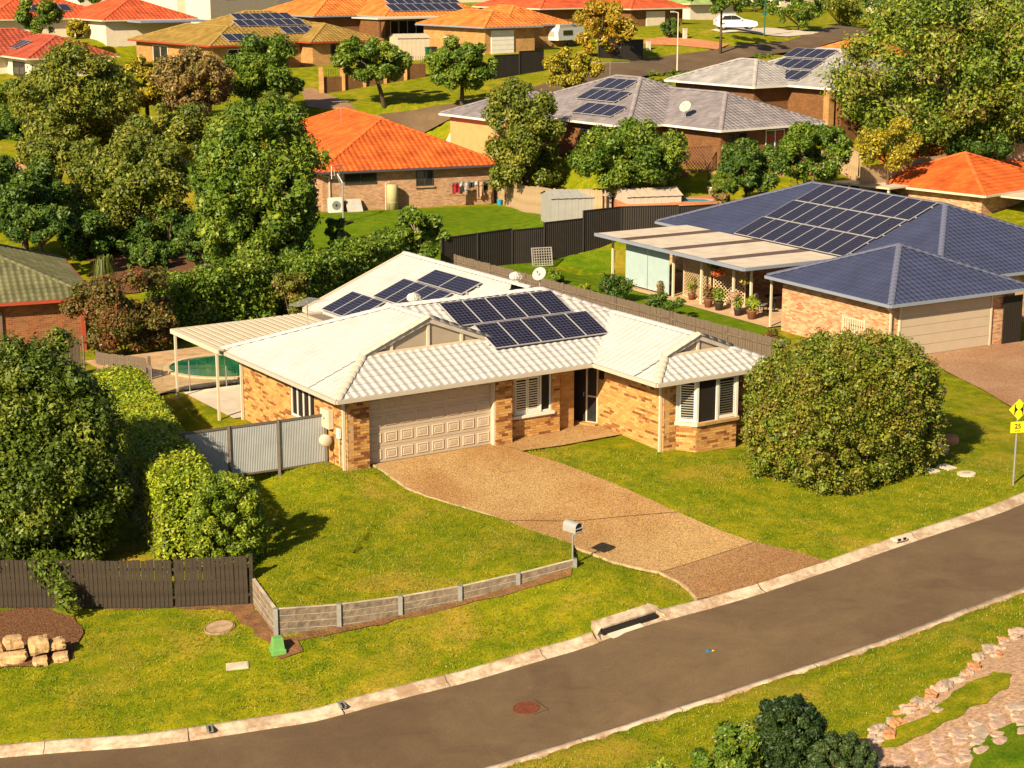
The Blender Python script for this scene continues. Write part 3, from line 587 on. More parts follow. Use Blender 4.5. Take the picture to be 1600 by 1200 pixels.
def roof_block(roof, pl, caps, tile, tmat, capm, single_caps, faces='FLR', seed=0, budget=None, skipcaps=(), joined=None):
    w, g, amp, ns = tile; deck = MB()
    for k, poly in pl.items():
        deck.add([(a, b, c - .012) for a, b, c in poly], [tuple(range(len(poly)))])
    deck.build('roof_deck', tmat, roof)
    for k, poly in pl.items():
        if k not in faces: continue
        bm, fr = tile_arrays(poly, w, g, amp, ns, seed + ord(k), budget=(budget or {}).get(k, 0), tv=.1 if tmat in (WTILE, BLUE) else .3)
        me = bpy.data.meshes.new('roof_tiles'); bm.to_mesh(me); bm.free()
        if len(me.vertices): tag(obj('roof_tiles', me, tmat, roof), kind='stuff')
        if fr:
            T = [single_tile(w, g, amp, s) for s in (.96, 1., 1.04)]
            for m in T: m.materials.append(tmat)
            for M in fr: o = obj('roof_tile', random.choice(T), None, roof); o.matrix_local = M
    for i, (p, q) in enumerate(caps):
        if i in skipcaps: continue
        caps_along(p, q, cap_for(capm), capm, roof, joined=None if single_caps else joined)
def gutter(root, p, q, m, name='gutter', h=.13):
    p, q = Vector(p), Vector(q); d = (q - p).normalized(); o = d.cross(Vector((0, 0, 1))) * .06
    return MB().bar(p + o - d * .06 + Vector((0, 0, -h / 2 + .02)), q + o + d * .06 + Vector((0, 0, -h / 2 + .02)), .12, h).build(name, m, root)
def house(name, label, ox, oy, oz, deg, blocks, tmat, wmat, gmat, zg=2.4, pitch=.4, over=.5, tile=(.3, .33, .03, 3), capm=None, cat='house', foot=1.5, single_caps=False, faces='FLR', gables=None):
    root = thing(name, label, cat, (ox, oy, oz), deg); capm = capm or tmat; wl = MB(); sf = MB(); J = MB()
    roof = None; R0 = MB()
    for i, (u0, v0, u1, v1) in enumerate(blocks):
        e = over + .004 * i; wl.box(u0 + e, v0 + e, -foot, u1 - e, v1 - e, zg - .04)
        R0.box(u0, v0, zg - .05 - .004 * i, u1, v1, zg - .02 - .004 * i)
    wl.build('wall', wmat, root); roof = R0.build('roof', MATS['cream_paint'], root)
    for i, (u0, v0, u1, v1) in enumerate(blocks):
        pl, caps = planes_hip(u0, v0, u1, v1, zg, pitch, (gables or {}).get(i, '')); roof_block(roof, pl, caps, tile, tmat, capm, single_caps, faces, 31 * i + int(abs(ox) * 7), joined=J)
        z = zg - .003 * i
        for p, q in (((u0, v0, z), (u1, v0, z)), ((u1, v0, z), (u1, v1, z)), ((u1, v1, z), (u0, v1, z)), ((u0, v1, z), (u0, v0, z))): gutter(root, p, q, gmat)
    if J.v: tag(J.build('ridge_caps', capm, roof, True), kind='stuff')
    return root
PANME = {}
def panel_mesh(w, h):
    if (w, h) not in PANME:
        f = MB(); t = .02
        f.box(0, 0, 0, w, t, .04); f.box(0, h - t, 0, w, h, .04); f.box(0, t, 0, t, h - t, .04); f.box(w - t, t, 0, w, h - t, .04)
        c = MB().box(t, t, .01, w - t, h - t, .034); a, b = f.mesh('panel'), c.mesh('cells'); a.materials.append(ALU); b.materials.append(PV); PANME[(w, h)] = (a, b)
    return PANME[(w, h)]
def solar(label, root_fr, poly, rows, w=.99, h=1.65, group='roof solar arrays'):
    """rows: list of (s, t, n) in roof plane coordinates from the left end of the eave edge"""
    ox, oy, oz, deg = root_fr; T = thing('solar_array', label, 'solar panels', (ox, oy, oz), deg, group)
    p = [Vector(q) for q in poly]; o = p[0]; s = (p[1] - p[0]).normalized(); n = (p[1] - p[0]).cross(p[2] - p[0]).normalized(); t = n.cross(s); A, B = panel_mesh(w, h); rails = MB()
    for (a, b, k) in rows:
        for f in (.22, .78):
            q = o + s * (a - .08) + t * (b + h * f) + n * .09; rails.bar(q, q + s * ((w + .012) * k + .14), .04, .05, up=tuple(n))
        for i in range(k):
            q = o + s * (a + i * (w + .012)) + t * b + n * .125; e = obj('panel', A, None, T); e.matrix_local = Matrix(((s.x, t.x, n.x, q.x), (s.y, t.y, n.y, q.y), (s.z, t.z, n.z, q.z), (0, 0, 0, 1))); obj('cells', B, None, e)
    rails.build('rail', ALU, T); return T
# ---------------------------------------------------------------- the white roofed brick house
MF = (-5.248, 55.1, 0., 32.71); ZG = 2.45
MH = thing('brick_house', 'single storey tan brick house with white tiled roof and double garage', 'house', MF[:3], MF[3])
def mw(u, v, z=0.):
    t = R(MF[3]); return np.array([MF[0] + u * math.cos(t) - v * math.sin(t), MF[1] + u * math.sin(t) + v * math.cos(t), z])
TAN = ((.50, .27, .085), (.45, .235, .07), (.55, .31, .105), (.48, .25, .08), (.41, .20, .06)); DRK = ((.19, .07, .027), (.25, .095, .032), (.3, .125, .04))
BW, BH = .24, .086
brick_m = []
for c in TAN + DRK:
    m_ = MB().box(0, 0, 0, BW - .012, .1, BH - .012, c).mesh('brick'); m_.materials.append(BRK); brick_m.append(m_)
NB = [0]
def brick_wall(p, q, z0, z1, holes=(), single=False, name='wall', dens=.17, thick=.22, ends=(0, 0), parent=None, seed=1):
    """a wall from p to q (outer face on the right hand side of p->q); real bricks on a recessed mortar core"""
    g = random.Random(seed); p, q = Vector((*p, 0)), Vector((*q, 0)); L = (q - p).length; d = (q - p) / L; n = Vector((d.y, -d.x, 0))     # outward
    core = MB(); xs = sorted({0, L} | {h[0] for h in holes} | {h[1] for h in holes}); zs = sorted({z0, z1} | {h[2] for h in holes} | {h[3] for h in holes})
    for a, b in zip(xs, xs[1:]):
        for c, e in zip(zs, zs[1:]):
            if any(h[0] - 1e-6 <= a and b <= h[1] + 1e-6 and h[2] - 1e-6 <= c and e <= h[3] + 1e-6 for h in holes): continue
            A, B = p + d * a - n * .012, p + d * b - n * .012; core.add([A + Vector((0,0,c)), B + Vector((0,0,c)), B - n * thick + Vector((0,0,c)), A - n * thick + Vector((0,0,c)), A + Vector((0,0,e)), B + Vector((0,0,e)), B - n * thick + Vector((0,0,e)), A - n * thick + Vector((0,0,e))], [(0,3,2,1),(4,5,6,7),(0,1,5,4),(1,2,6,5),(2,3,7,6),(3,0,4,7)])
    w = core.build(name, MORT, MH); mb = MB(); nr = int((z1 - z0) / BH + .5); M0 = Matrix(((d.x, -n.x, 0, 0), (d.y, -n.y, 0, 0), (0, 0, 1, 0), (0, 0, 0, 1)))
    for r in range(nr):
        z = z0 + r * BH; x = -BW / 2 if r % 2 else 0.; dark = False
        while x < L - .01:
            a, b = max(x, 0), min(x + BW - .012, L); x += BW; dark = g.random() < (.45 if dark else dens * (.5 + 1.0 * abs(math.sin(r * 1.7 + a * 1.1 + seed))))
            ci = len(TAN) + g.randrange(3) if dark else g.randrange(len(TAN)); col = (TAN + DRK)[ci]; iv = [(a, b)]
            for h in holes:
                if z + BH * .6 > h[2] and z + BH * .3 < h[3]:
                    nv = []
                    for (s, e) in iv:
                        if h[0] > s: nv.append((s, min(e, h[0])))
                        if h[1] < e: nv.append((max(s, h[1]), e))
                    iv = nv
            for (s, e) in iv:
                if e - s < .03: continue
                pr = g.uniform(-.002, .003)
                if single and NB[0] < 300 and e - s > BW - .02:
                    NB[0] += 1; o = obj('brick', brick_m[ci], None, w); o.matrix_local = Matrix.Translation(p + d * s + n * pr + Vector((0, 0, z))) @ M0; continue
                A, B = p + d * s + n * pr, p + d * e + n * pr; lo, hi = Vector((0, 0, z)), Vector((0, 0, z + BH - .012))
                mb.add([A + lo, B + lo, B - n * .05 + lo, A - n * .05 + lo, A + hi, B + hi, B - n * .05 + hi, A - n * .05 + hi], [(4,5,6,7),(0,1,5,4),(1,2,6,5),(3,0,4,7)], col)
    if mb.v: tag(mb.build('brick_courses', BRK, w), kind='stuff')
    return w
zt = ZG - .06
brick_wall((0, 0), (.8, 0), -.26, zt, single=True, seed=3, dens=.3, thick=.5)
brick_wall((5.6, 0), (6.25, 0), -.26, zt, single=True, seed=4, dens=.22, thick=.5)
brick_wall((10.07, -3.4), (10.62, -3.4), -.26, zt, single=True, seed=6, dens=.3)
brick_wall((11.0, -3.95), (12.72, -3.95), -.26, .74, single=True, seed=7, dens=.2)
brick_wall((10.56, -3.42), (10.99, -3.93), -.26, .74, seed=8, dens=.2)
brick_wall((12.75, -3.93), (13.15, -3.42), -.26, .74, seed=9, dens=.2)
brick_wall((13.1, -3.4), (14.05, -3.4), -.26, zt, seed=10)
brick_wall((10.05, .38), (10.05, -3.4), -.26, zt, seed=11, dens=.1)
brick_wall((6.25, .35), (8.42, .35), -.26, zt, holes=[(.28, 1.83, .78, 2.15)], seed=12, dens=.14)
brick_wall((8.42, .35), (9.42, 1.6), -.26, zt, seed=13, dens=.3)
brick_wall((0, 8.0), (0, 0), -.3, zt, holes=[(3.9, 5.7, .95, 2.02)], seed=14, dens=.13)
core = MB().box(.22, .62, -.3, 9.2, 8.0, zt - .01).box(9.2, 1.75, -.3, 14.05, 8.2, zt - .012).box(10.3, -3.15, -.3, 14.05, 1.8, zt - .014).box(5.9, 7.9, -.3, 13.7, 13.4, zt - .016); core.build('rear_wall', BRKT, MH)
MB().box(5.6 - .06, .05, -.05, 5.6 - .002, .24, 2.3).build('door_jamb', CREAM, MH)
# garage door, sectional with raised panels
gd = MB().box(.8, .262, -.02, 5.6, .34, 2.2).build('garage_door', GARD, MH); MB().box(.8, .22, 2.2, 5.6, .42, zt).build('garage_header', TAUPE, MH)
pm = MB(); pm.add([(0,0,0),(.47,0,0),(.47,0,.36),(0,0,.36),(.035,-.025,.035),(.435,-.025,.035),(.435,-.025,.325),(.035,-.025,.325),(.075,-.006,.075),(.395,-.006,.075),(.395,-.006,.285),(.075,-.006,.285),(.1,-.02,.1),(.37,-.02,.1),(.37,-.02,.26),(.1,-.02,.26)],
  [(0,1,5,4),(1,2,6,5),(2,3,7,6),(3,0,4,7),(4,5,9,8),(5,6,10,9),(6,7,11,10),(7,4,8,11),(8,9,13,12),(9,10,14,13),(10,11,15,14),(11,8,12,15),(12,13,14,15)])
pme = pm.mesh('raised_panel'); pme.materials.append(GARD)
for r in range(4):
    s = MB().box(.8, .247, -.015 + r * .55, 5.6, .26, -.015 + r * .55 + .535).build('door_section', GARD, gd)
    for k in range(8): o = obj('raised_panel', pme, None, s, (.8 + .1 + k * .588, .245, -.015 + r * .55 + .09))
# windows and door
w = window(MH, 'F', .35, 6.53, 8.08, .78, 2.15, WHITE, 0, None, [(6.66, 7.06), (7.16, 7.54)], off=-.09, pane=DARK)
MB().box(7.6, .34, .84, 7.65, .42, 2.1).build('mullion', WHITE, w); MB().box(6.45, .27, .68, 8.16, .41, .775).build('sill', WHITE, w)
w = window(MH, 'L', 0, 2.3, 4.1, .95, 2.02, WHITE, 3, None, off=-.08, pane=SCREEN)
def along(p, q):
    p, q = Vector((*p, 0)), Vector((*q, 0)); d = (q - p).normalized(); n = Vector((d.y, -d.x, 0)); return lambda a, o, z: p + d * a + n * o + Vector((0, 0, z))
def pbox(mb, f, a0, a1, o0, o1, z0, z1):
    return mb.add([f(a0,o1,z0), f(a1,o1,z0), f(a1,o0,z0), f(a0,o0,z0), f(a0,o1,z1), f(a1,o1,z1), f(a1,o0,z1), f(a0,o0,z1)], [(0,3,2,1),(4,5,6,7),(0,1,5,4),(1,2,6,5),(2,3,7,6),(3,0,4,7)])
f = along((9.42, 1.6), (10.05, .38)); L_ = math.hypot(.63, 1.22)
d_ = pbox(MB(), f, .03, .9, -.06, -.02, .05, 2.15).build('front_door', SCREEN, MH); pbox(MB(), f, .8, .83, -.02, .01, .95, 1.1).build('handle', GALV, d_)
fr_ = MB(); [pbox(fr_, f, a, a + .05, -.08, .0, .0, 2.2) for a in (-.02, .9, 1.32)]; pbox(fr_, f, .03, 1.32, -.08, .0, 2.15, 2.2); pbox(fr_, f, .95, 1.32, -.08, .0, .95, 1.0); pbox(fr_, f, .95, 1.32, -.08, .0, 0, .06); fr_.build('door_frame', CREAM, MH)
pbox(MB(), f, .95, 1.32, -.06, -.05, .06, 2.15).build('sidelight', GLASS, MH); pbox(MB(), f, -.05, 1.4, -.1, .05, 2.2, zt).build('door_header', CREAM, MH); pbox(MB(), f, -.05, 1.4, -.3, .25, -.3, .04).build('door_step', BRKT, MH)
# bay window
bay = MB().prism([(10.5, -3.4), (10.96, -4.02), (12.78, -4.02), (13.2, -3.4)], .74, .86).build('bay_window', CREAM, MH)
for i in range(14): MB().box(10.98 + i * .125, -4.06, .76, 10.98 + i * .125 + .112, -3.98, .865).build('sill_brick', BRKT, bay)
for p in ((10.6, -3.43), (11.02, -3.93), (11.86, -3.93), (12.7, -3.93), (13.1, -3.43)): MB().box(p[0] - .05, p[1] - .04, .86, p[0] + .05, p[1] + .05, zt).build('post', WHITE, bay)
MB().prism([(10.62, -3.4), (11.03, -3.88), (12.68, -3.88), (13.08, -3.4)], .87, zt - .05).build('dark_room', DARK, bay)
MB().prism([(10.5, -3.4), (10.96, -4.0), (12.78, -4.0), (13.2, -3.4)], zt - .06, zt - .005).build('bay_head', WHITE, bay)
def louvres(f, a0, a1, z0, z1, par):
    fm = MB()
    for a in (a0, a1 - .05): pbox(fm, f, a, a + .05, -.01, .03, z0, z1)
    pbox(fm, f, a0 + .05, a1 - .05, -.01, .03, z0, z0 + .1); pbox(fm, f, a0 + .05, a1 - .05, -.01, .03, z1 - .1, z1); s = fm.build('shutter', WHITE, par)
    n = int((z1 - z0 - .22) / .085)
    for k in range(n):
        z = z0 + .12 + k * .085; MB().add([f(a0 + .05, .0, z), f(a1 - .05, .0, z), f(a1 - .05, .035, z + .042), f(a0 + .05, .035, z + .042)], [(0, 1, 2, 3)]).build('slat', WHITE, s)
louvres(along((10.6, -3.44), (11.02, -3.95)), .06, .6, .88, zt - .06, bay); louvres(along((11.86, -3.92), (12.7, -3.92)), .06, .78, .88, zt - .06, bay)
f = along((11.02, -3.92), (11.86, -3.92)); pbox(MB(), f, .05, .79, 0, .01, .88, zt - .06).build('insect_screen', SCREEN, bay)
# roof
p4 = .4
roof = MB().box(-.5, -.4, zt - .005, 14.5, 8.4, ZG - .03).build('roof', CREAM, MH); MB().box(9.31, -4.0, zt - .009, 14.49, 1.0, ZG - .034).build('wing_soffit', CREAM, roof); MB().box(5.35, 8.2, zt - .013, 14.25, 13.55, ZG - .038).build('rear_soffit', CREAM, roof)
TW = (.3, .33, .035, 6)
plM, cpM = planes_hip(-.55, -.45, 14.55, 8.45, ZG, p4); zr = cpM[0][0][2]
plM['L'] = [(-.55, 8.45, ZG), (-.55, 1.5, ZG), (3.9, 1.5, zr), (3.9, 4.0, zr)]; plM['l'] = [(-.55, 1.5, ZG), (-.55, -.45, ZG), (1.4, 1.5, ZG + p4 * 1.95)]
roof_block(roof, plM, cpM[:1] + cpM[2:4], TW, WTILE, WCAP, True, 'FLlRB', 1, budget={'F': 230}); caps_along((-.55, -.45, ZG), (1.4, 1.5, ZG + p4 * 1.95), cap_for(CAPT), CAPT, roof)
plW, cpW = planes_hip(9.26, -4.05, 14.54, 6, ZG, p4); zw = cpW[0][0][2]; gw = ZG + p4 * 1.2
plW['L'] = [(9.26, 6, ZG), (9.26, -2.85, ZG), (11.9, -2.85, zw), (11.9, 3.36, zw)]; plW['l'] = [(9.26, -2.85, ZG), (9.26, -4.05, ZG), (10.46, -2.85, gw)]; plW['R'] = [(14.54, -2.85, ZG), (14.54, 6, ZG), (11.9, 3.36, zw), (11.9, -2.85, zw)]; plW['r'] = [(14.54, -4.05, ZG), (14.54, -2.85, ZG), (13.34, -2.85, gw)]
plW['F'] = [(9.26, -4.05, ZG), (14.54, -4.05, ZG), (13.34, -2.85, gw), (10.46, -2.85, gw)]
roof_block(roof, plW, [((11.9, -2.85, zw), (11.9, 2.1, zw)), ((14.54, -4.05, ZG), (13.34, -2.85, gw))], TW, WTILE, WCAP, True, 'FLlRr', 2, budget={'F': 70}); caps_along((9.26, -4.05, ZG), (10.46, -2.85, gw), cap_for(CAPT), CAPT, roof)
plB, cpB = planes_hip(5.3, 1.0, 14.3, 13.6, ZG, p4, 'b'); roof_block(roof, plB, [(( 9.8, 4.4, cpB[0][1][2]), cpB[0][1])], TW, WTILE, WCAP, True, 'LR', 3)
zb = cpB[0][1][2]
MB().add([(5.35, 13.5, ZG), (14.25, 13.5, ZG), (9.8, 13.5, zb - .05), (5.35, 13.45, ZG), (14.25, 13.45, ZG), (9.8, 13.45, zb - .05)], [(0, 2, 1), (3, 4, 5)]).build('rear_gable', CREAM, roof)
MB().bar((5.2, 13.6, ZG - .02), (9.8, 13.6, zb), .05, .2).bar((9.8, 13.6, zb), (14.4, 13.6, ZG - .02), .05, .2).build('bargeboard', CREAM, roof)
def dutch(ua, ub, v, zl, ur, zr_, battens, back):
    g = MB().add([(ua + .2, v + .08, zl + .02), (ub - .2, v + .08, zl + .02), (ur, v + .08, zr_ - .05)], [(0, 1, 2)]).build('gable_infill', TAUPE, roof)
    MB().bar((ua, v + .02, zl + .06), (ub, v + .02, zl + .06), .06, .1).build('gable_sill', CREAM, roof)
    b = MB(); b.bar((ua, v, zl + .0), (ur, v, zr_ - .02), .06, .16); b.bar((ur, v, zr_ - .02), (ub, v, zl + .0), .06, .16); b.build('bargeboard', CAPT, roof)
    for x in battens:
        k = (x - ua) / (ur - ua) if x < ur else (ub - x) / (ub - ur); MB().box(x - .05, v + .02, zl + .1, x + .05, v + .075, zl + (zr_ - zl) * k - .08).build('batten', CREAM, roof)
    for a, z0, b_, z1 in ((ua, zl, ur, zr_), (ub, zl, ur, zr_)): caps_along((a, v + .04, z0 + .05), (b_, v + .04, z1 + .05), cap_for(CAPT), CAPT, roof)
    if back: pl = [(ub, v, zl), (ub, back, zl), (ur, back, zr_), (ur, v, zr_)]; roof_block(roof, {'X': pl}, [], TW, WTILE, WCAP, True, 'X', 9)
dutch(1.4, 6.4, 1.5, ZG + p4 * 1.95, 3.9, zr, (2.5, 3.9, 5.2), 4.2); caps_along((3.9, 1.5, zr), (3.9, 4.0, zr), cap_for(WCAP), WCAP, roof)
dutch(10.46, 13.34, -2.85, gw, 11.9, zw, (11.9,), 0)
GUT = mat('gutter_taupe', (.42, .36, .28), .5, .05, 2)
for p, q in (((-.55, -.45), (9.26, -.45)), ((9.26, -.45), (9.26, -4.05)), ((9.26, -4.05), (14.54, -4.05)), ((14.54, -4.05), (14.55, 8.45)), ((-.55, 8.45), (-.55, -.45)), ((5.3, 13.6), (5.3, 8.5)), ((14.3, 8.5), (14.3, 13.6))): gutter(MH, (*p, ZG), (*q, ZG), GUT)
def downpipe(par, pts, m=CREAM, r=.045):
    mb = MB()
    for a, b in zip(pts, pts[1:]): mb.bar(a, b, r * 2, r * 1.6)
    return mb.build('downpipe', m, par)
downpipe(MH, [(-.5, .06, ZG - .1), (-.07, .1, ZG - .3), (-.07, .1, -.25)]); downpipe(MH, [(9.3, -3.2, ZG - .1), (9.98, -3.3, ZG - .28), (9.98, -3.3, -.3)]); downpipe(MH, [(-.5, 7.9, ZG - .1), (-.07, 7.9, ZG - .3), (-.07, 7.9, -.2)])
MB().box(10.02 - .09, .0, 1.7, 10.03, .16, 2.0).build('porch_light', BLACK, MH)
# rain cap vents, dish, antenna, meter box and reel
def whirly(label, u, v, z, s=1.):
    p = mw(u, v, z); t = thing('roof_vent', label, 'vent', p, 0, 'spinning roof vents'); MB().lathe([(.16 * s, -.35), (.16 * s, .06)], 14).build('collar', WHITE, t)
    for k in range(16):
        a = 2 * math.pi * k / 16; mb = MB(); pr = ((.16, .06), (.24, .14), (.25, .24), (.18, .33), (.05, .37)); v_ = []
        for r_, z_ in pr:
            for da in (-.16, .12): v_.append((r_ * s * math.cos(a + da) * (1 if da < 0 else .93), r_ * s * math.sin(a + da) * (1 if da < 0 else .93), z_ * s))
        mb.add(v_, [(2*i, 2*i+1, 2*i+3, 2*i+2) for i in range(4)]); mb.build('vane', WHITE, t)
    MB().lathe([(.07, .36 * s), (.0, .39 * s)], 10).build('crown', WHITE, t)
whirly('white spinning roof vent behind the ridge beside the solar panels', 5.1, 4.6, 4.15); whirly('white spinning roof vent on the far right roof slope', 10.9, 7.0, 4.0)
def dish(label, p, r, az, m=None, el=35, mast=.5, group='satellite dishes'):
    t = thing('satellite_dish', label, 'satellite dish', p, 0, group); d = Vector((math.cos(R(az)) * math.cos(R(el)), math.sin(R(az)) * math.cos(R(el)), math.sin(R(el)))); q = d.to_track_quat('Z', 'Y')
    mb = MB().lathe([(0.001, 0), (r * .5, r * .06), (r * .8, r * .16), (r, r * .26), (r * 1.0, r * .28), (r * .8, r * .19), (r * .5, r * .08), (.001, .02)], 20); mb.v = [tuple(q @ Vector(a) + Vector((0, 0, mast + r * .6))) for a in mb.v]; mb.build('reflector', m or WHITE, t, True)
    MB().tube([(0, 0, -.2), (0, 0, mast), tuple(Vector((0, 0, mast + r * .6)))], .025, 6).build('mast', GALV, t)
    e = Vector((0, 0, mast + r * .6)) + d * r * 1.1; MB().tube([(0, 0, mast + r * .1), tuple(e)], .012, 5).tube([tuple(e), tuple(e - d * .1)], .035, 6).build('receiver_arm', GALV, t); return t
dish('white satellite dish on the ridge of the white roofed house', mw(10.6, 4.9, 3.95), .27, 240, mat('dish_mesh', (.36, .33, .3), .6))
def antenna(label, p, h, ln, deg, n=9, group='television antennas'):
    t = thing('antenna', label, 'antenna', p, deg, group); MB().tube([(0, 0, -.2), (0, 0, h)], .018, 6).build('mast', GALV, t); MB().tube([(-ln / 2, 0, h - .05), (ln / 2, 0, h - .05)], .014, 5).build('boom', GALV, t)
    for k in range(n): x = -ln / 2 + ln * k / (n - 1); w_ = .25 + .3 * (k / n); MB().tube([(x, -w_, h - .05), (x, w_, h - .05)], .008, 4).build('element', GALV, t)
    return t
antenna('spiky television antenna on the left slope of the white roof', mw(1.7, 6.1, 3.2), 1.15, 1.5, 60, 13)
t = thing('meter_box', 'cream electricity meter box on the side wall by the gate', 'meter box', mw(-.0, 1.2, 1.15), MF[3]); MB().box(-.2, -.3, 0, -.012, .3, .62).build('cabinet', CREAM, t, bevel=.01); MB().box(-.215, -.26, .04, -.201, .26, .58).build('door', CREAM, t); MB().box(-.23, -.05, .3, -.216, .0, .36).build('latch', BLACK, t)
t = thing('hose_reel', 'cream wall mounted garden hose reel beside the gate', 'hose reel', mw(-.3, .95, .55), MF[3]); mb = MB().lathe([(.0, -.13), (.15, -.13), (.2, -.09), (.2, .09), (.15, .13), (.0, .13)], 18); mb.v = [(a, c, b + .25) for a, b, c in mb.v]; mb.build('housing', CREAM, t, True); MB().tube([(0, -.1, .02), (-.02, -.16, -.3), (-.05, -.1, -.55)], .018, 6).build('hose', POSTG, t); MB().box(.2, -.06, .15, .3, .06, .35).build('bracket', POSTG, t)
t = thing('tap_box', 'small white service box on the brick side wall', 'service box', mw(-.02, .45, .95), MF[3]); MB().box(-.1, -.1, 0, -.01, .1, .32).build('cover', WHITE, t, bevel=.01); MB().bar((-.04, 0, -.9), (-.04, 0, 0), .03).build('conduit', CREAM, t)
# solar arrays on the white roof
solar('ten panel solar array in two staggered rows on the white front roof', MF, plM['F'], [(6.1, 2.98, 5), (6.65, 1.42, 5)], .93, 1.5)
solar('lowest leftmost solar panel group on the rear left slope of white roof', MF, plB['L'], [(1.2, .15, 3)], .86, 1.5)
solar('middle solar panel group on the rear left slope of white roof', MF, plB['L'], [(2.7, 1.74, 4)], .9, 1.5)
solar('topmost pair of solar panels on the rear left slope of white roof', MF, plB['L'], [(3.5, 3.32, 2)], 1.68, .95)
# patio cover, slab, pool
t = thing('patio_cover', 'cream corrugated patio cover at the left rear of the white roofed house', 'patio cover', MF[:3], MF[3])
for k in range(18): MB().box(-.85 + .3 * k, 7.95, 2.52 + .004 * k, -.85 + .3 * k + .19, 12.2, 2.56 + .004 * k).build('roof_sheet', CREAM, t); 
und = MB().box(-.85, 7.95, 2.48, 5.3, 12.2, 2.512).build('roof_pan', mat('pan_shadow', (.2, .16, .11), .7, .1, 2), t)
MB().bar((-.9, 7.9, 2.5), (-.9, 12.25, 2.5), .06, .16).bar((-.9, 12.25, 2.5), (5.3, 12.25, 2.5), .06, .16).build('edge_beam', CREAM, t)
for p in ((-.8, 12.1), (-.8, 8.3), (2.3, 12.1)): MB().box(p[0] - .04, p[1] - .04, -.2, p[0] + .04, p[1] + .04, 2.48).build('post', CREAM, t)
t = tag(drape('patio_slab', [tuple(mw(*p)[:2]) for p in ((-.35, 8.05), (-.35, 12.7), (5.3, 12.7), (5.3, 8.05))], CONC2, .0, 'pale concrete patio slab', zf=lambda xy: np.full(len(xy), .0)))
POOLC = mat('pool_paving', (.42, .26, .13), .9, .25, 2); POOLW = mat('pool_water_green', (.008, .12, .055), .05, .25, .6, spec=.5); POOLB = mat('pool_water_blue', (.12, .42, .55), .05, .15, .6, spec=.5)
drape('pool_paving', [tuple(mw(*p)[:2]) for p in ((-1.6, 13.0), (-1.6, 20), (8, 20), (8, 13.0))], POOLC, .0, 'tan paving around the green pool', zf=lambda xy: np.full(len(xy), -.01))
pool = [tuple(mw(2.9 + 2.35 * math.cos(a) * (1 + .12 * math.sin(a)), 15.9 + 2.2 * math.sin(a))[:2]) for a in [2 * math.pi * k / 40 for k in range(40)]]
t = thing('swimming_pool', 'green swimming pool behind the patio cover', 'pool', (0, 0, 0)); MB().prism(pool, -.2, .015).build('water', POOLW, t)
rim = MB()
for i in range(40): rim.bar((*pool[i], .01), (*pool[(i + 1) % 40], .01), .22, .08)
rim.build('coping', mat('pool_coping', (.5, .36, .2), .9, .1, 3), t)
t = thing('pool_fence', 'clear glass pool fence with thin metal posts', 'fence', (0, 0, 0)); a0, a1 = (-1.5, 12.85), (4.6, 12.85)
PFG = mat('fence_glass', (.9, .95, .92), .02, .02, 1, trans=1., spec=.5)
for k in range(5):
    u_ = -1.5 + k * 1.5; q = mw(u_, 12.85); MB().tube([(q[0], q[1], -.1), (q[0], q[1], 1.15)], .025, 8).build('post', GALV, t)
    if k < 4: a, b = mw(u_ + .05, 12.85), mw(u_ + 1.45, 12.85); MB().bar((a[0], a[1], .62), (b[0], b[1], .62), .008, 1.05).build('glass_panel', PFG, t)
# ---------------------------------------------------------------- neighbouring houses
def tmat(name, c, var=.2): return mat(name, c, .8, var, .9, attr=True, spec=.2, detail=7), mat(name + '_cap', tuple(x * 1.02 for x in c), .75, var, 2)
BLUE, BLUEC = tmat('blue_grey_tile', (.038, .045, .09), .12); BLUEC = mat('blue_cap', (.08, .085, .13), .7, .25, 9); ORNG, ORNGC = tmat('orange_tile', (.47, .09, .016), .32); ORN2, ORN2C = tmat('terracotta_tile', (.5, .15, .03), .32); GREY, GREYC = tmat('mauve_grey_tile', (.19, .165, .17)); GRY2, GRY2C = tmat('pale_grey_tile', (.27, .25, .24), .18); OLIV, OLIVC = tmat('olive_tile', (.24, .15, .035), .2); GREN, GRENC = tmat('mossy_green_tile', (.12, .115, .055), .25); REDT, REDTC = tmat('brick_red_tile', (.3, .06, .03)); RED2, RED2C = tmat('red_tile', (.43, .075, .025), .3); BRNT, BRNTC = tmat('brown_tile', (.36, .17, .07)); SLAT, SLATC = tmat('slate_tile', (.09, .075, .07)); GRNR, GRNRC = tmat('green_roof', (.22, .3, .1))
GBLU = mat('gutter_blue', (.2, .22, .27), .5, .05, 2); GDRK = mat('gutter_dark', (.06, .055, .065), .5, .05, 2); GRED = mat('gutter_red', (.3, .05, .025), .5, .05, 2); RENO = mat('orange_render', (.58, .26, .1), .85, .08, 2); RENC = mat('cream_render', (.6, .5, .38), .85, .06, 2); GWHT = mat('gutter_white', (.6, .56, .5), .5, .05, 2); RENB = mat('taupe_render', (.2, .17, .13), .85, .06, 2)
def pick(fr, side, c, a): return a
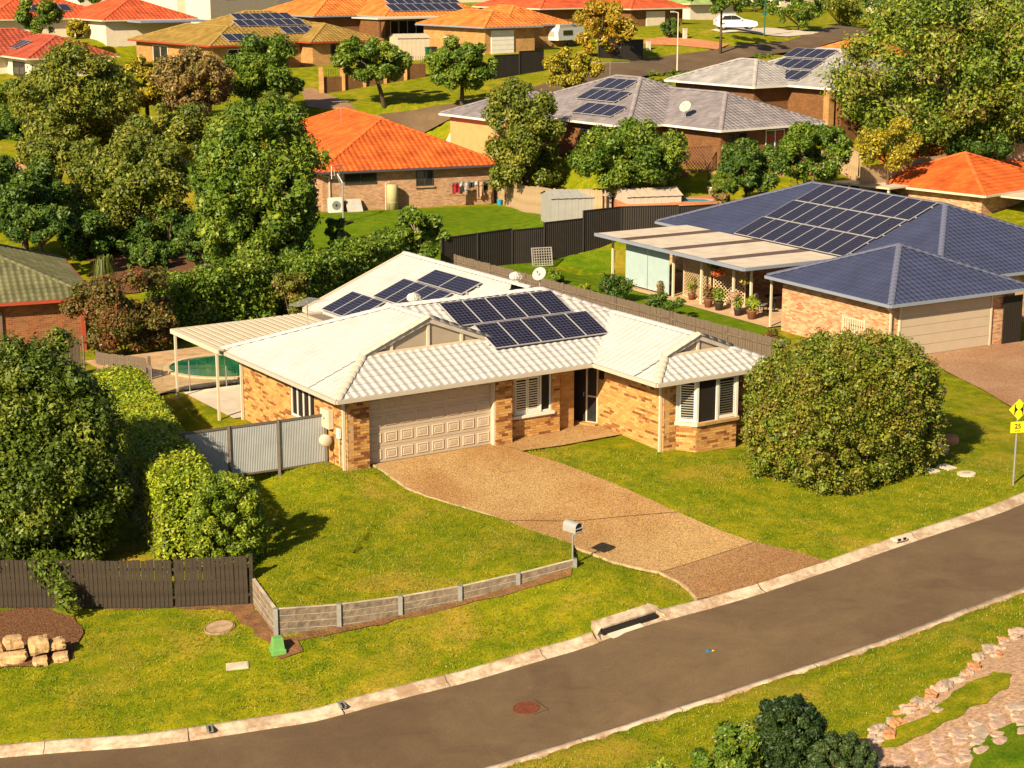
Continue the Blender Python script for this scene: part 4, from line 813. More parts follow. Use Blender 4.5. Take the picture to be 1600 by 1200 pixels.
# blue grey roofed house
BF = (15.78, 73.34, -.6, 30.5); BB = [(0, 0, 8.2, 8.2), (5.6, 3.1, 17.4, 24.9)]
BH_ = house('blue_roof_house', 'mottled pink brick house with large blue grey tiled roof on the right', *BF, BB, BLUE, BRKB, GBLU, zg=2.45, tile=(.3, .33, .035, 6), capm=BLUEC, single_caps=True)
gdo = MB().box(1.0, .44, -.02, 6.2, .495, 2.2).build('garage_door', GARD, BH_)
for k in range(5): MB().box(1.02, .425, .01 + k * .435, 6.18, .438, .01 + k * .435 + .415).build('door_section', GARD, gdo)
MB().box(.92, .4, -.05, .995, .5, 2.25).box(6.205, .4, -.05, 6.29, .5, 2.25).build('door_trim', CREAM, BH_)
MB().box(6.9, .3, -.05, 8.0, .36, 2.1).build('side_gate', STEELD, BH_)
for k in range(9): MB().box(6.92 + k * .12, .28, 0, 6.95 + k * .12, .297, 2.05).build('gate_bar', STEELD, BH_)
downpipe(BH_, [(-.02, .3, 2.35), (.42, .42, 2.1), (.42, .42, -.2)]); downpipe(BH_, [(.02, 8.0, 2.35), (.42, 8.4, 2.1), (.42, 8.4, 0), (-.1, 8.4, -.1)])
solar('large three row solar array covering the blue grey roof', BF, planes_hip(*BB[1], 2.45, .4)[0]['L'], [(6.7, .2, 8), (6.85, 2.22, 8), (7.0, 4.24, 8)], 1.06, 1.98)
t = thing('patio_roof', 'flat cream patio roof with brown skylight strips beside the blue roof', 'patio roof', BF[:3], BF[3]); SKY = mat('brown_skylight', (.12, .07, .045), .4, .3, 5)
v_ = 9.9; q_ = 0
for wd, m_, nm in ((2.2, CONC2, 'roof_sheet'), (.8, SKY, 'skylight_strip'), (2.85, CONC2, 'roof_sheet'), (.8, SKY, 'skylight_strip'), (2.9, CONC2, 'roof_sheet'), (.8, SKY, 'skylight_strip'), (2.1, CONC2, 'roof_sheet')): MB().box(.0, v_ + .003, 2.5, 5.75, v_ + wd - .003, 2.58 + (.0 if m_ is CONC2 else .004)).build(nm, m_, t); v_ += wd
MB().bar((-.06, 9.85, 2.5), (-.06, 22.45, 2.5), .12, .16).bar((-.06, 9.82, 2.5), (5.7, 9.82, 2.5), .1, .14).build('gutter', GBLU, t)
for v_ in (10.5, 11.85, 14.4, 16.75, 20.8, 22.2): MB().box(.85, v_ - .05, -.1, .95, v_ + .05, 2.5).build('post', CREAM, t)
MB().box(.8, 10.2, 2.38, .9, 22.3, 2.495).build('beam', CREAM, t)
drape('patio_floor', [(BF[0] + u * math.cos(R(30.5)) - v * math.sin(R(30.5)), BF[1] + u * math.sin(R(30.5)) + v * math.cos(R(30.5))) for u, v in ((.2, 8.3), (.2, 22.3), (6, 22.3), (6, 8.3))], mat('patio_tan', (.46, .3, .17), .9, .15, 1.5), 0, 'tan concrete patio floor of the blue roofed house', zf=lambda xy: np.full(len(xy), -.57))
def bw(u, v, z=-.57):
    a = R(30.5); return np.array([BF[0] + u * math.cos(a) - v * math.sin(a), BF[1] + u * math.sin(a) + v * math.cos(a), z])
t = thing('outdoor_blind', 'pale blue roll down blind closing the left end of the patio', 'blind', bw(.7, 0), BF[3]); BLND = mat('blind_blue', (.3, .38, .37), .8, .06, 2)
for a, b in ((16.85, 18.7), (18.76, 20.7)): MB().box(0, a, .1, .03, b, 2.3).build('blind_panel', BLND, t); MB().tube([(.015, a, 2.36), (.015, b, 2.36)], .06, 8).build('roller', BLND, t)
def lattice(label, p, deg, w, h, m, step=.13, bar=.03, group='garden lattices', square=False):
    t = thing('lattice_screen', label, 'lattice', p, deg, group); fr = MB(); fr.box(0, -.03, 0, .05, .03, h); fr.box(w - .05, -.03, 0, w, .03, h); fr.box(.05, -.03, h - .05, w - .05, .03, h); fr.box(.05, -.03, 0, w - .05, .03, .05); fr.build('frame', m, t)
    if square:
        for k in range(1, int(w / step)): MB().bar((k * step, .0, .05), (k * step, .0, h - .05), bar, .012, (0, 1, 0)).build('lattice_bar', m, t)
        for k in range(1, int(h / step)): MB().bar((.05, .014, k * step), (w - .05, .014, k * step), bar, .012, (0, 1, 0)).build('lattice_bar', m, t)
        return t
    for sg in (1, -1):
        n = int((w + h) / step / 1.4)
        for k in range(1, n):
            c = k * step * 1.4; x0, z0 = (c, 0.) if c < w else (w, c - w); x1, z1 = (0., c) if c < h else (c - h, h)
            if sg < 0: x0, x1 = w - x0, w - x1
            MB().bar((x0, .012 * sg, z0), (x1, .012 * sg, z1), bar, .01, (0, 1, 0)).build('lattice_bar', m, t)
    return t
TANL = mat('tan_lattice', (.5, .36, .2), .8, .1, 3)
lattice('tan diamond lattice between patio posts right of the blue blind', bw(1.5, 16.7), BF[3] - 90, 2.25, 2.3, TANL); lattice('tan diamond lattice deeper in the patio shade', bw(1.55, 14.3), BF[3] - 60, 1.7, 2.3, TANL)
# orange roofed house
OF = (-12.01, 110.24, .6, 22.); OB = [(0, 0, 12.4, 21), (-7, 9.5, 6, 20.3)]
OH = house('orange_roof_house', 'pinkish brick house with bright orange tiled roof in the middle', *OF, OB, ORNG, BRKO, GDRK, zg=2.45, pitch=.42, tile=(.36, .36, .05, 6), capm=ORNGC)
BRF = mat('brown_frame', (.05, .035, .03), .5, .05, 2)
window(OH, 'F', .5, 1.9, 4.0, 1.55, 2.25, BRF, 1, None); window(OH, 'F', .5, 6.6, 7.75, 1.25, 2.25, BRF, 1, BRKO); downpipe(OH, [(.0, .1, 2.3), (.9, .44, 2.1), (.9, .44, -.3)])
def ow(u, v, z=None):
    a = R(22); x, y = OF[0] + u * math.cos(a) - v * math.sin(a), OF[1] + u * math.sin(a) + v * math.cos(a); return np.array([x, y, Z(x, y) if z is None else z])
antenna('television antenna mast on the orange roof', ow(4.6, 10, 5.0), 1.6, 1.2, 30)
# mauve grey roofed house
GF = (12.5, 107.94, 3.4, 36.); GB = [(0, 0, 8.8, 14), (-2.9, 5.2, 9.1, 19.7), (-6.8, 13.5, 2, 20)]
GH = house('mauve_roof_house', 'brown brick house with mauve grey tiled hip roof above the terrace', *GF, GB, GREY, BRKD, GWHT, zg=2.45, tile=(.34, .36, .04, 3), capm=GREYC, foot=3)
MB().box(-6.3, 13.42, -1, 1.5, 13.49, 2.3).build('render_panel', RENO, GH); MB().box(-6.36, 14, -1, -6.31, 19.5, 2.3).build('render_side', RENO, GH)
window(GH, 'F', .5, 4.2, 5.8, .3, 2.2, WHITE, 1); window(GH, 'F', .5, 1.2, 2.6, .9, 2.2, GDRK, 1); window(GH, 'L', -2.4, 8.5, 10.5, .9, 2.1, GDRK, 1)
solar('three short rows of solar panels on the mauve grey roof', GF, planes_hip(*GB[1], 2.45, .4)[0]['L'], [(8.0, .75, 4), (6.2, 2.65, 4), (6.0, 4.35, 3)], 1.0, 1.5)
def gw_(u, v, z=3.4):
    a = R(36); return np.array([GF[0] + u * math.cos(a) - v * math.sin(a), GF[1] + u * math.sin(a) + v * math.cos(a), z])
solar('single dark solar panel pair on the left end of the mauve grey roof', GF, planes_hip(*GB[2], 2.45, .4)[0]['F'], [(2.4, .5, 2)], 1.0, 1.5)
dish('cream satellite dish on the mauve grey roof', gw_(.9, 4.2, 6.2), .38, 235, CREAM); antenna('long television antenna on the mauve grey roof ridge', gw_(3.6, 15, 7.6), 1.5, 2.6, 10, 11); dish('dark satellite dish on the rendered wall end', gw_(-6.9, 13.2, 4.6), .4, 200, RENB)
# pale grey roofed house behind it
G2F = (16.2, 121.3, 5.05, 36.); G2B = [(0, 0, 7.4, 9), (3.2, -5, 14, 8)]
G2 = house('pale_grey_roof_house', 'brick house with pale grey tiled roof behind the gum tree', *G2F, G2B, GRY2, BRKD, GWHT, zg=2.45, tile=(.36, .38, .04, 3), capm=GRY2C, foot=2)
solar('three rows of solar panels on the pale grey roof', G2F, planes_hip(*G2B[1], 2.45, .4)[0]['L'], [(4.4, .5, 4), (4.0, 2.25, 4), (3.6, 4.0, 4)], 1.0, 1.5)
for v in (-3.9, 0.8): MB().box(2.9, v - .25, -.5, 3.4, v + .25, 2.35).build('brick_pillar', BRKT, G2)
# mossy roofed house on the left
GR = house('green_roof_house', 'red brick house with mossy green tiled roof and red gutters at left', -18.2, 77, -.95, 21, [(-15, 0, 0, 11)], GREN, BRKR, GRED, zg=2.45, tile=(.3, .33, .04, 6), capm=GRENC)
MB().box(-.62, .38, -.6, -.44, .56, 2.3).build('corner_post', GRED, GR); window(GR, 'R', -.5, 1.2, 2.4, .7, 2.1, GDRK, 0); downpipe(GR, [(-4.2, .02, 2.3), (-4.0, .42, 2.0), (-4.0, .42, -.3)], POSTG)
# right hand orange roofed house
OR = house('right_orange_roof_house', 'pink brick house with orange roof at the right edge', 27.4, 103.5, .05, 42, [(0, 0, 9, 9), (4, 3, 16, 15)], ORNG, BRKB, CREAM, zg=2.45, tile=(.36, .38, .035, 3), capm=ORNGC)
MB().box(-1.8, 5.4, 2.45, 1.2, 11.5, 2.55).build('awning', CREAM, OR); [MB().box(-1.7, v, -.5, -1.58, v + .12, 2.45).build('awning_post', CREAM, OR) for v in (5.5, 8.4, 11.2)]
MB().box(1.5, -2.6, 2.25, 8, .2, 2.35).build('carport_roof', CREAM, OR)
# far houses
def far(name, label, px, py, D, deg, blocks, tm, cm, wm, gm, **k):
    p = at_d(px, py, D); zg = k.get('zg', 2.4); k.setdefault('tile', (.45, .45, .05, 3)); return house(name, label, p[0], p[1], p[2] - zg, deg, blocks, tm, wm, gm, capm=cm, foot=4, **k), (p[0], p[1], p[2] - zg, deg)
OLF = (-26.1, 157.1, 6.05, 37); OLB = [(0, 0, 8, 16), (2, 3, 18.5, 17), (10.6, .9, 18.5, 12)]
OLH = house('olive_roof_house', 'tan brick house with olive tiled roof behind the brown trees', *OLF, OLB, OLIV, BRKT, GRED, zg=2.45, pitch=.36, tile=(.4, .42, .05, 3), capm=OLIVC, foot=3)
solar('double row solar array near the top of the olive roof', OLF, planes_hip(*OLB[1], 2.45, .36)[0]['F'], [(4.4, 3.6, 7), (5.0, 5.15, 6)], 1.0, 1.5)
solar('five solar panels in one row on the olive roof', OLF, planes_hip(*OLB[1], 2.45, .36)[0]['F'], [(8.2, 1.6, 6)], 1.0, 1.6); solar('three solar panels low on the olive front hip', OLF, planes_hip(*OLB[0], 2.45, .36)[0]['F'], [(2.2, .6, 3)], 1.0, 1.6)
window(OLH, 'F', .5, 2, 4, .8, 2.1, WHITE, 1); window(OLH, 'L', .5, 3, 6, .7, 2.1, WHITE, 2); window(OLH, 'L', .5, 9, 12, .7, 2.1, WHITE, 1); window(OLH, 'F', 1.4, 13, 15, .2, 2.2, GDRK, 0, pane=DARK)
H, fr = far('red_roof_house', 'cream house with dark red tiled roof at the upper left edge', 42, 92, 150, 34, [(0, 0, 8, 12), (-4, 6, 8, 16)], REDT, REDTC, RENC, CREAM); solar('small solar panel group on the dark red roof', fr, planes_hip(0, 0, 8, 12, 2.4, .4)[0]['L'], [(3.2, 1.2, 3)], 1.0, 1.6); window(H, 'L', .5, 2, 5, .6, 2.0, GDRK, 1)
H, fr = far('far_red_house', 'cream walled house with bright red roof at upper left', 160, 32, 178, 34, [(0, 0, 10, 13), (-9, 8, 4, 20)], RED2, RED2C, RENC, CREAM); solar('solar panel row on the far red roof', fr, planes_hip(-9, 8, 4, 20, 2.4, .4)[0]['F'], [(4.5, 1.6, 5)], 1.0, 1.6); MB().box(2.5, -3.5, 2.2, 10, .3, 2.35).build('carport_roof', GBLU, H)
H, fr = far('two_storey_house', 'cream rendered two storey house behind the olive roof', 324, -32, 195, 36, [(0, 0, 9, 16), (-1, 6, 8, 24)], GREY, GREYC, RENC, CREAM, zg=5.4)
for v in (2.5, 8, 13): window(H, 'L', .5 if v < 5 else -.5, v, v + 2.2, 3.4, 4.6, GDRK, 1)
MB().box(.46, .42, -3, 8.6, .498, 5.3).build('side_wall', RENB, H); [window(H, 'F', .41, u, u + 1.4, 3.3, 4.5, GDRK, 0) for u in (2.2, 5.8)]
H, fr = far('slate_roof_house', 'slate grey roofed house far behind the olive house', 462, 20, 215, 36, [(0, 0, 13, 12)], SLAT, SLATC, RENC, GBLU); solar('dark panels on the far slate roof', fr, planes_hip(0, 0, 13, 12, 2.4, .4)[0]['F'], [(3, 1.2, 4)], 1.0, 1.6)
FOR, FOF = far('far_orange_house', 'brick house with terracotta roof and white garage door across the back street', 756, 43, 162, 36, [(0, 0, 6.5, 11), (4, 2.5, 12, 13)], ORN2, ORN2C, BRKT, GBLU)
MB().box(1.1, .4, -.1, 3.6, .49, 2.1).build('garage_door', WHITE, FOR); [MB().box(1.12, .37, -.05 + k * .43, 3.58, .395, -.05 + k * .43 + .4).build('door_section', WHITE, FOR) for k in range(5)]; MB().box(4.6, 2.5, -.4, 6.2, 2.99, 2.2).build('porch_recess', DARK, FOR); MB().box(.44, 6.3, .9, .496, 7.0, 1.4).build('wall_vent', WHITE, FOR)
H, fr = far('far_terracotta_house', 'terracotta roofed house with carport and large solar array at top', 600, 26, 178, 36, [(0, 0, 13, 11), (-5, 5, 8, 17)], ORN2, ORN2C, BRKD, GBLU); solar('large double row solar array on the far terracotta roof', fr, planes_hip(0, 0, 13, 11, 2.4, .4)[0]['F'], [(1.6, .9, 8), (2.2, 2.7, 8)], 1.05, 1.7); MB().box(-3.5, -4.5, 2.3, 5.5, .3, 2.42).build('carport_roof', CREAM, H); [MB().box(u, -4.3, -1.5, u + .2, -4.1, 2.3).build('carport_post', mat('brown_post', (.12, .05, .025), .8), H) for u in (-3.2, 4.9)]; window(H, 'F', .5, 1, 5, .6, 2.0, WHITE, 3)
H, fr = far('far_red_orange_house', 'house with wide red orange roof above the caravan', 985, 14, 186, 36, [(0, 0, 8, 14), (-7, 6, 9, 18)], RED2, RED2C, BRKD, CREAM); solar('small solar rows on the wide red orange roof', fr, planes_hip(-7, 6, 9, 18, 2.4, .4)[0]['F'], [(2, 3.2, 3), (7, 3.2, 3)], 1.0, 1.6); MB().box(2.5, .4, -.3, 5, .49, 2.1).build('garage_door', RENC, H)
H, fr = far('green_roofed_cottage', 'cream cottage with pale green roof near the white car', 1078, 6, 205, 36, [(0, 0, 8, 14)], GRNR, GRNRC, RENC, CREAM); MB().box(-.2, 3, -.5, -.05, 6, 2.0).build('garage_door', CREAM, H)
H, fr = far('orange_gable_house', 'small orange roof just below the far end of the back street', 1352, 92, 140, 40, [(0, 0, 7, 7)], ORN2, ORN2C, BRKD, CREAM)
H, fr = far('brown_roof_house', 'brown tiled roof corner at the left edge behind trees', 42, 262, 108, 30, [(-10, 0, 0, 11)], BRNT, BRNTC, BRKD, CREAM)
for i, (px, py, D, tm, cm) in enumerate(((1480, -5, 230, RED2, RED2C), (1220, -22, 250, GRY2, GRY2C), (860, -25, 240, ORN2, ORN2C), (120, -22, 240, RED2, RED2C), (20, 30, 200, RED2, RED2C), (700, -30, 250, GREY, GREYC))):
    far('distant_house', ('red roofed house glimpsed behind the top of the gum tree', 'pale roofed house at the top edge beyond the back street', 'terracotta roof at the top edge above the caravan', 'red roof at the top left edge', 'red roof at the far left edge above the dark red roof', 'grey roof at the top centre edge')[i], px, py, D, 34, [(0, 0, 12, 15)], tm, cm, RENC, CREAM)
# ---------------------------------------------------------------- vegetation
def hedge(name, label, P, Q, wid, h, n, size, pal, seed, zbase=None, top=None, group=None):
    P, Q = np.array(P, float), np.array(Q, float); L = np.linalg.norm(Q - P); d = (Q - P) / L; g = np.random.default_rng(seed); c = (P + Q) / 2; zb = Z(*c) if zbase is None else zbase
    t = thing(name, label, 'hedge', (P[0], P[1], zb), math.degrees(math.atan2(d[1], d[0])), group); bl = []
    k = int(L / .42)
    for i in range(k):
        x = L * (i + .5) / k; zl = Z(*(P + d * x)) - zb; hh = h * (1 + .07 * g.normal())
        for y in np.linspace(-wid / 2 + .25, wid / 2 - .25, max(2, int(wid / .5))): bl.append((x, y + .06 * g.normal(), zl + hh - .34, .42, .4, .4))
        for y in (-wid / 2 + .22, wid / 2 - .22):
            for z in np.arange(.3, hh - .5, .45): bl.append((x + .1 * g.normal(), y + .05 * g.normal(), zl + z, .4, .36, .38))
    v, f, col = leafcloud(bl, n, size, GP[pal], seed, .5); npmesh('foliage', v, f, LEAF, t, col); core_mesh(bl, .8, GP[pal], t, seed, per=30)
    mb = MB()
    for i in range(int(L)): mb.tube([(i + .5, 0, -.1), (i + .5, .1, h * .7)], [.05, .02], 5)
    tag(mb.build('stems', BARK, t), kind='stuff'); return t
def clipped(label, P, Q, wid, zt, n, size, pal, seed):
    P, Q = np.array(P, float), np.array(Q, float); L = np.linalg.norm(Q - P); d = (Q - P) / L; zb = [Z(*(P + d * x)) for x in np.linspace(0, L, 9)]; t = thing('clipped_hedge', label, 'hedge', (P[0], P[1], 0), math.degrees(math.atan2(d[1], d[0])))
    v, f, col = boxleaves(L, wid, zb, zt, n, size, pal, seed); npmesh('foliage', v, f, LEAF, t, col); v, f, col = boxleaves(L - .4, wid - .5, zb, zt - .22, n // 7, size * 2.6, pal, seed + 1); o = npmesh('inner_foliage', v + np.array([.2, 0, 0]), f, LEAF, t, col); mb = MB()
    for i in range(int(L / 1.2)): mb.tube([(i * 1.2 + .6, 0, zb[0] - .2), (i * 1.2 + .6, .1, zt - .7)], [.06, .03], 5)
    tag(mb.build('stems', BARK, t), kind='stuff'); return t
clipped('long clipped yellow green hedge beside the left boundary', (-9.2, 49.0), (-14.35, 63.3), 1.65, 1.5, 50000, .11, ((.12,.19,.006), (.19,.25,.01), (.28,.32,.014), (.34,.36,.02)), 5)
shrub('round_shrub', 'round green shrub at the street end of the long hedge', (-8.05, 48.4, -1.25), (1.05, 1.05, 1.6), 20000, .1, ((.08,.14,.006), (.13,.19,.01), (.19,.245,.014), (.26,.29,.018)), 8, 70, .22, shell=2.6)
tb = G(70, 905)
tree('broadleaf_tree', 'large dark leafy tree in the left foreground behind the dark fence', 'tree', (-13.0, 50.2, Z(-13, 50.2)), (at_d(55, 722, 50.2), (2.62, 2.4, 3.6)), 110, 62000, .145, ((.045,.075,.007), (.07,.11,.009), (.11,.15,.013), (.17,.195,.02)), 21, trunk=.2, br=.22, core=.75, egg=170, extra=[(-12.9, 47.4, -.6, .6, .6, .5), (-12.4, 46.6, -.95, .4, .4, .35), (-12.2, 46.4, -1.25, .35, .35, .3), (-14.6, 48, -.5, .7, .7, .6)])
t = shrub('box_bush', 'huge dense rounded bush on the front lawn right of the house', (10.85, 56.45, -.78), (3.45, 2.15, 2.45), 72000, .1, ((.07,.105,.008), (.115,.155,.011), (.175,.205,.015), (.17,.12,.022), (.24,.24,.02)), 31, 280, .17, shell=4.); t.rotation_euler = (0, 0, R(36))
shrub('red_tipped_shrub', 'red tipped shrub beside the left boundary fence', (at_z(198, 540, -.4)[0], 75.5, -.7), (2.5, 1.6, 2.0), 15000, .16, ((.14,.06,.015), (.2,.07,.02), (.1,.07,.015), (.12,.1,.015), (.08,.09,.012)), 41, 26, .36)
hedge('rear_hedge', 'dark green hedge behind the green pool', (at_d(245, 500, 78)[0], 78), (at_d(405, 480, 82)[0], 82.5), 1.9, 2.9, 15000, .17, 'mid', 42)
hedge('back_hedge', 'leafy hedge between white roof and orange house lawn', (at_d(450, 470, 83)[0], 82.5), (at_d(640, 420, 92)[0], 92), 2., 2.5, 18000, .17, 'mid', 43)
shrub('small_fence_shrub', 'upright shrub with reddish tips at the left end of the back hedge', (at_d(452, 460, 81)[0], 81, -.1), (.85, .85, 1.25), 5000, .15, ((.07,.09,.01), (.12,.13,.012), (.16,.15,.015), (.2,.08,.02)), 44, 14, .4)
TP = tree_px
TP('dense_tree', 'tall dense dark green tree left of the orange roof', 'tree', 398, 290, 90, 100, 135, 64, 40000, .2, 'mid', 51, br=.2, trunk=.28, core=.85, egg=150)
TP('dense_tree', 'wide leafy tree with pale gaps left of the dense dark tree', 'tree', 205, 300, 102, 98, 105, 48, 22000, .26, 'olive', 52, br=.22, trunk=.22)
TP('dense_tree', 'dark low tree at the left edge above the mossy roof', 'tree', 35, 310, 97, 75, 72, 30, 13000, .26, 'deep', 53, trunk=.2)
TP('feathery_tree', 'broad feathery olive tree at upper left', 'tree', 118, 158, 122, 98, 92, 46, 22000, .26, 'olive', 54, br=.22, trunk=.24)
TP('feathery_tree', 'feathery olive tree below the brown crowned tree', 'tree', 270, 215, 116, 75, 58, 30, 13000, .27, 'olive', 55, trunk=.2)
TP('feathery_tree', 'thin leafy olive tree low at the left between dark trees', 'tree', 90, 245, 112, 70, 50, 24, 10000, .25, 'olive', 57, trunk=.18)
TP('golden_tree', 'golden yellow tree in front of the olive roofed house', 'tree', 228, 128, 130, 36, 42, 20, 7500, .26, 'gold', 56, trunk=.16)
TP('brown_tree', 'brown leaved tree in front of the olive roofed house', 'tree', 296, 130, 127, 62, 52, 32, 14000, .26, 'brown', 58, trunk=.2)
TP('broadleaf_tree', 'green broadleaf tree beside the red driveway at upper left', 'tree', 415, 112, 133, 62, 55, 30, 13000, .28, 'mid', 59, trunk=.22)
TP('shrub_tree', 'low olive shrub below the upper left driveway tree', 'tree', 432, 168, 128, 40, 24, 12, 4500, .26, 'olive', 60, trunk=.12)
TP('dense_tree', 'tall narrow dense tree between orange roof and mauve roof', 'tree', 818, 215, 112, 54, 92, 40, 19000, .25, 'olive', 61, br=.28, trunk=.24, box=.2)
TP('spreading_tree', 'spreading dark green tree in front of the mauve grey house', 'tree', 985, 242, 104, 98, 54, 44, 20000, .24, 'mid', 62, br=.28, trunk=.22)
TP('leafy_bush', 'rounded green bush right of the pool terrace', 'bush', 1167, 262, 101, 56, 44, 26, 11000, .22, 'deep', 63, trunk=.1)
t = TP('flowering_tree', 'round green tree with pink flowers behind the blue roof', 'tree', 1272, 236, 104, 58, 46, 30, 13000, .22, 'mid', 64, trunk=.14)
v, f, col = leafcloud([(0, 0, 2.6, 2.2, 2.2, 1.6)], 160, .16, ((.5, .05, .12), (.45, .12, .2)), 3, .05); tag(npmesh('flowers', v, f, FLOW, t, col), kind='stuff')
TP('gum_tree', 'very large open crowned gum tree at the upper right', 'tree', 1478, 112, 116, 178, 152, 110, 46000, .3, 'gum', 65, br=.2, trunk=.34, bark=BARKP, forks=14, shell=.6, bottom=-.9, core=.4)
TP('young_tree', 'thin yellow green tree left of the gum tree trunk', 'tree', 1390, 222, 108, 46, 44, 22, 5500, .22, 'gold', 66, trunk=.08, forks=7, core=0)
TP('brown_shrub', 'dry brown shrub behind the patio roof', 'shrub', 1132, 306, 99, 26, 20, 10, 2600, .2, 'brown', 67, trunk=.05)
for i, (px, py, cx, cy, rx, ry, lb) in enumerate(((602, 166, 578, 92, 66, 36, 'small street tree with leaning trunk in front of the brick wall'), (722, 172, 722, 100, 58, 40, 'round street tree standing at the edge of the back street'))):
    b = G(px, py); c = at_d(cx, cy, b[1]); s = b[1] / FPX; tree('street_tree', lb, 'tree', b, (c, (rx * s, rx * s, ry * s)), 30, 13000, .3, 'mid', 70 + i, trunk=.16, group='street trees on the back street verge', forks=8)
TP('autumn_shrub', 'orange tinted bush on the verge of the back street', 'bush', 893, 110, 143, 48, 34, 20, 6500, .28, 'gold', 73, trunk=.12); TP('autumn_tree', 'yellow and orange tree beside the parked caravan', 'tree', 945, 45, 165, 50, 42, 22, 8500, .3, 'orange', 74, trunk=.14)
for i, (cx, cy, D, rx, ry, pal, lb) in enumerate(((1128, -6, 172, 56, 27, 'mid', 'tree shading the parked white car'), (1248, 14, 192, 52, 30, 'mid', 'leafy tree right of the green sign post'), (1312, 4, 215, 40, 40, 'olive', 'tree at the far bend of the back street'), (1400, -10, 205, 60, 40, 'deep', 'dark tree behind the gum tree crown'), (62, 24, 172, 32, 32, 'mid', 'rounded green tree beside the red roofs'), (120, 45, 182, 18, 14, 'gold', 'small yellow palm like tree near cream wall'), (150, -15, 230, 50, 24, 'deep', 'distant tree at the top left edge'), (1180, -12, 240, 60, 26, 'deep', 'distant trees at the top beyond the white car'), (1560, -10, 240, 70, 40, 'deep', 'distant tree at the top right corner'), (20, 150, 135, 40, 40, 'mid', 'bright green tree at the left edge below the red roof'), (15, 205, 128, 34, 30, 'deep', 'dark shrub at the left edge beside the feathery trees'), (1048, 42, 178, 18, 14, 'deep', 'clipped round shrub in front of the pale green roof'), (1190, 92, 172, 28, 8, 'mid', 'low hedge beside the back street behind the pale grey roof'), (1050, 118, 150, 44, 10, 'mid', 'low trimmed hedge behind the mauve roof'), (1525, 230, 112, 50, 40, 'deep', 'dark undergrowth below the gum tree'), (1590, 200, 118, 60, 60, 'deep', 'dark shrubbery at the right edge under the gum tree'), (62, 352, 93, 62, 38, 'deep', 'dark tree behind the mossy roof ridge'), (150, 362, 99, 58, 48, 'deep', 'dark tree behind the ponytail plant'), (262, 362, 100, 55, 50, 'deep', 'dark tree between the wide leafy tree and the dense tree'), (330, 378, 96, 60, 34, 'deep', 'shaded bush under the wide leafy tree'), (225, 398, 96, 45, 26, 'deep', 'shaded shrub beside the ponytail plant'), (470, 410, 88, 34, 32, 'mid', 'green bush below the dense dark tree'), (1130, 285, 99, 20, 16, 'mid', 'small shrub beside the flowering tree'))):
    TP('background_tree', lb, 'tree', cx, cy, D, rx, ry, 18, 4200 if D > 150 else 6200, .3 if D > 150 else .22, pal, 80 + i, trunk=.12)
TP('frangipani', 'upright open branched leafy tree behind the white roof', 'tree', 662, 362, 91, 42, 48, 15, 4200, .24, 'mid', 140, trunk=.09, bark=BARKP, forks=14, core=0, br=.24, dens=1.6, bottom=-.7); TP('frangipani', 'thin open branched tree beside the dense dark tree', 'tree', 527, 372, 92, 22, 36, 9, 1700, .24, 'mid', 141, trunk=.06, bark=BARKP, forks=9, core=0, br=.3, dens=1.6, bottom=-.7)
# shrubs along the timber fence, patio pots
for i, (px, py, r, pal, fl, lb) in enumerate(((868, 446, .6, 'mid', None, 'small bush near the white satellite dish by the timber fence'), (905, 458, .7, 'bright', None, 'pale green clump along the timber fence'), (952, 470, 1.15, 'deep', (40, .12, ((.6, .06, .03), (.5, .1, .05))), 'large dark bush with red flowers below the blue blind'), (1000, 490, .85, 'bright', None, 'bright green groundcover clump beside the timber fence'), (1045, 500, 1.0, 'deep', (14, .12, ((.55, .15, .08),)), 'dark leafy bush in the narrow lawn by the timber fence'), (1205, 540, .5, 'red', None, 'dark red groundcover near the white picket gate'))):
    b = G(px, py); shrub('garden_shrub', lb, b, (r, r * .8, r * (.7 if i != 3 and i != 1 else .35)), 2600, .14, pal, 110 + i, 10, .45, 'shrubs along the timber fence', flowers=fl)
# ponytail plant
b = at_d(163, 420, 92); b[2] = Z(b[0], b[1]); t = thing('ponytail_plant', 'drooping ponytail plant behind the mossy roof', 'plant', b); MB().tube([(0, 0, -.1), (0, 0, 1.0)], [.16, .06], 8).build('stem', BARK, t); g = np.random.default_rng(2); V = []; Fc = []
for k in range(220):
    a = g.uniform(0, 6.28); r = g.uniform(.4, .8); h = g.uniform(1.2, 1.7); c, s = math.cos(a), math.sin(a); o = len(V); V += [(-s * .02, c * .02, 1.0), (s * .02, -c * .02, 1.0), (c * r * .6 + s * .02, s * r * .6 - c * .02, h), (c * r * .6 - s * .02, s * r * .6 + c * .02, h), (c * r, s * r, g.uniform(.1, .7))]; Fc += [(o, o + 1, o + 2, o + 3), (o + 3, o + 2, o + 4, o + 4)]
me = bpy.data.meshes.new('leaves'); me.from_pydata(V, [], [f[:3] if f[2] == f[3] else f for f in Fc]); setcol(me, np.tile((.1, .12, .015), (len(V), 1))); obj('leaves', me, LEAF, t)
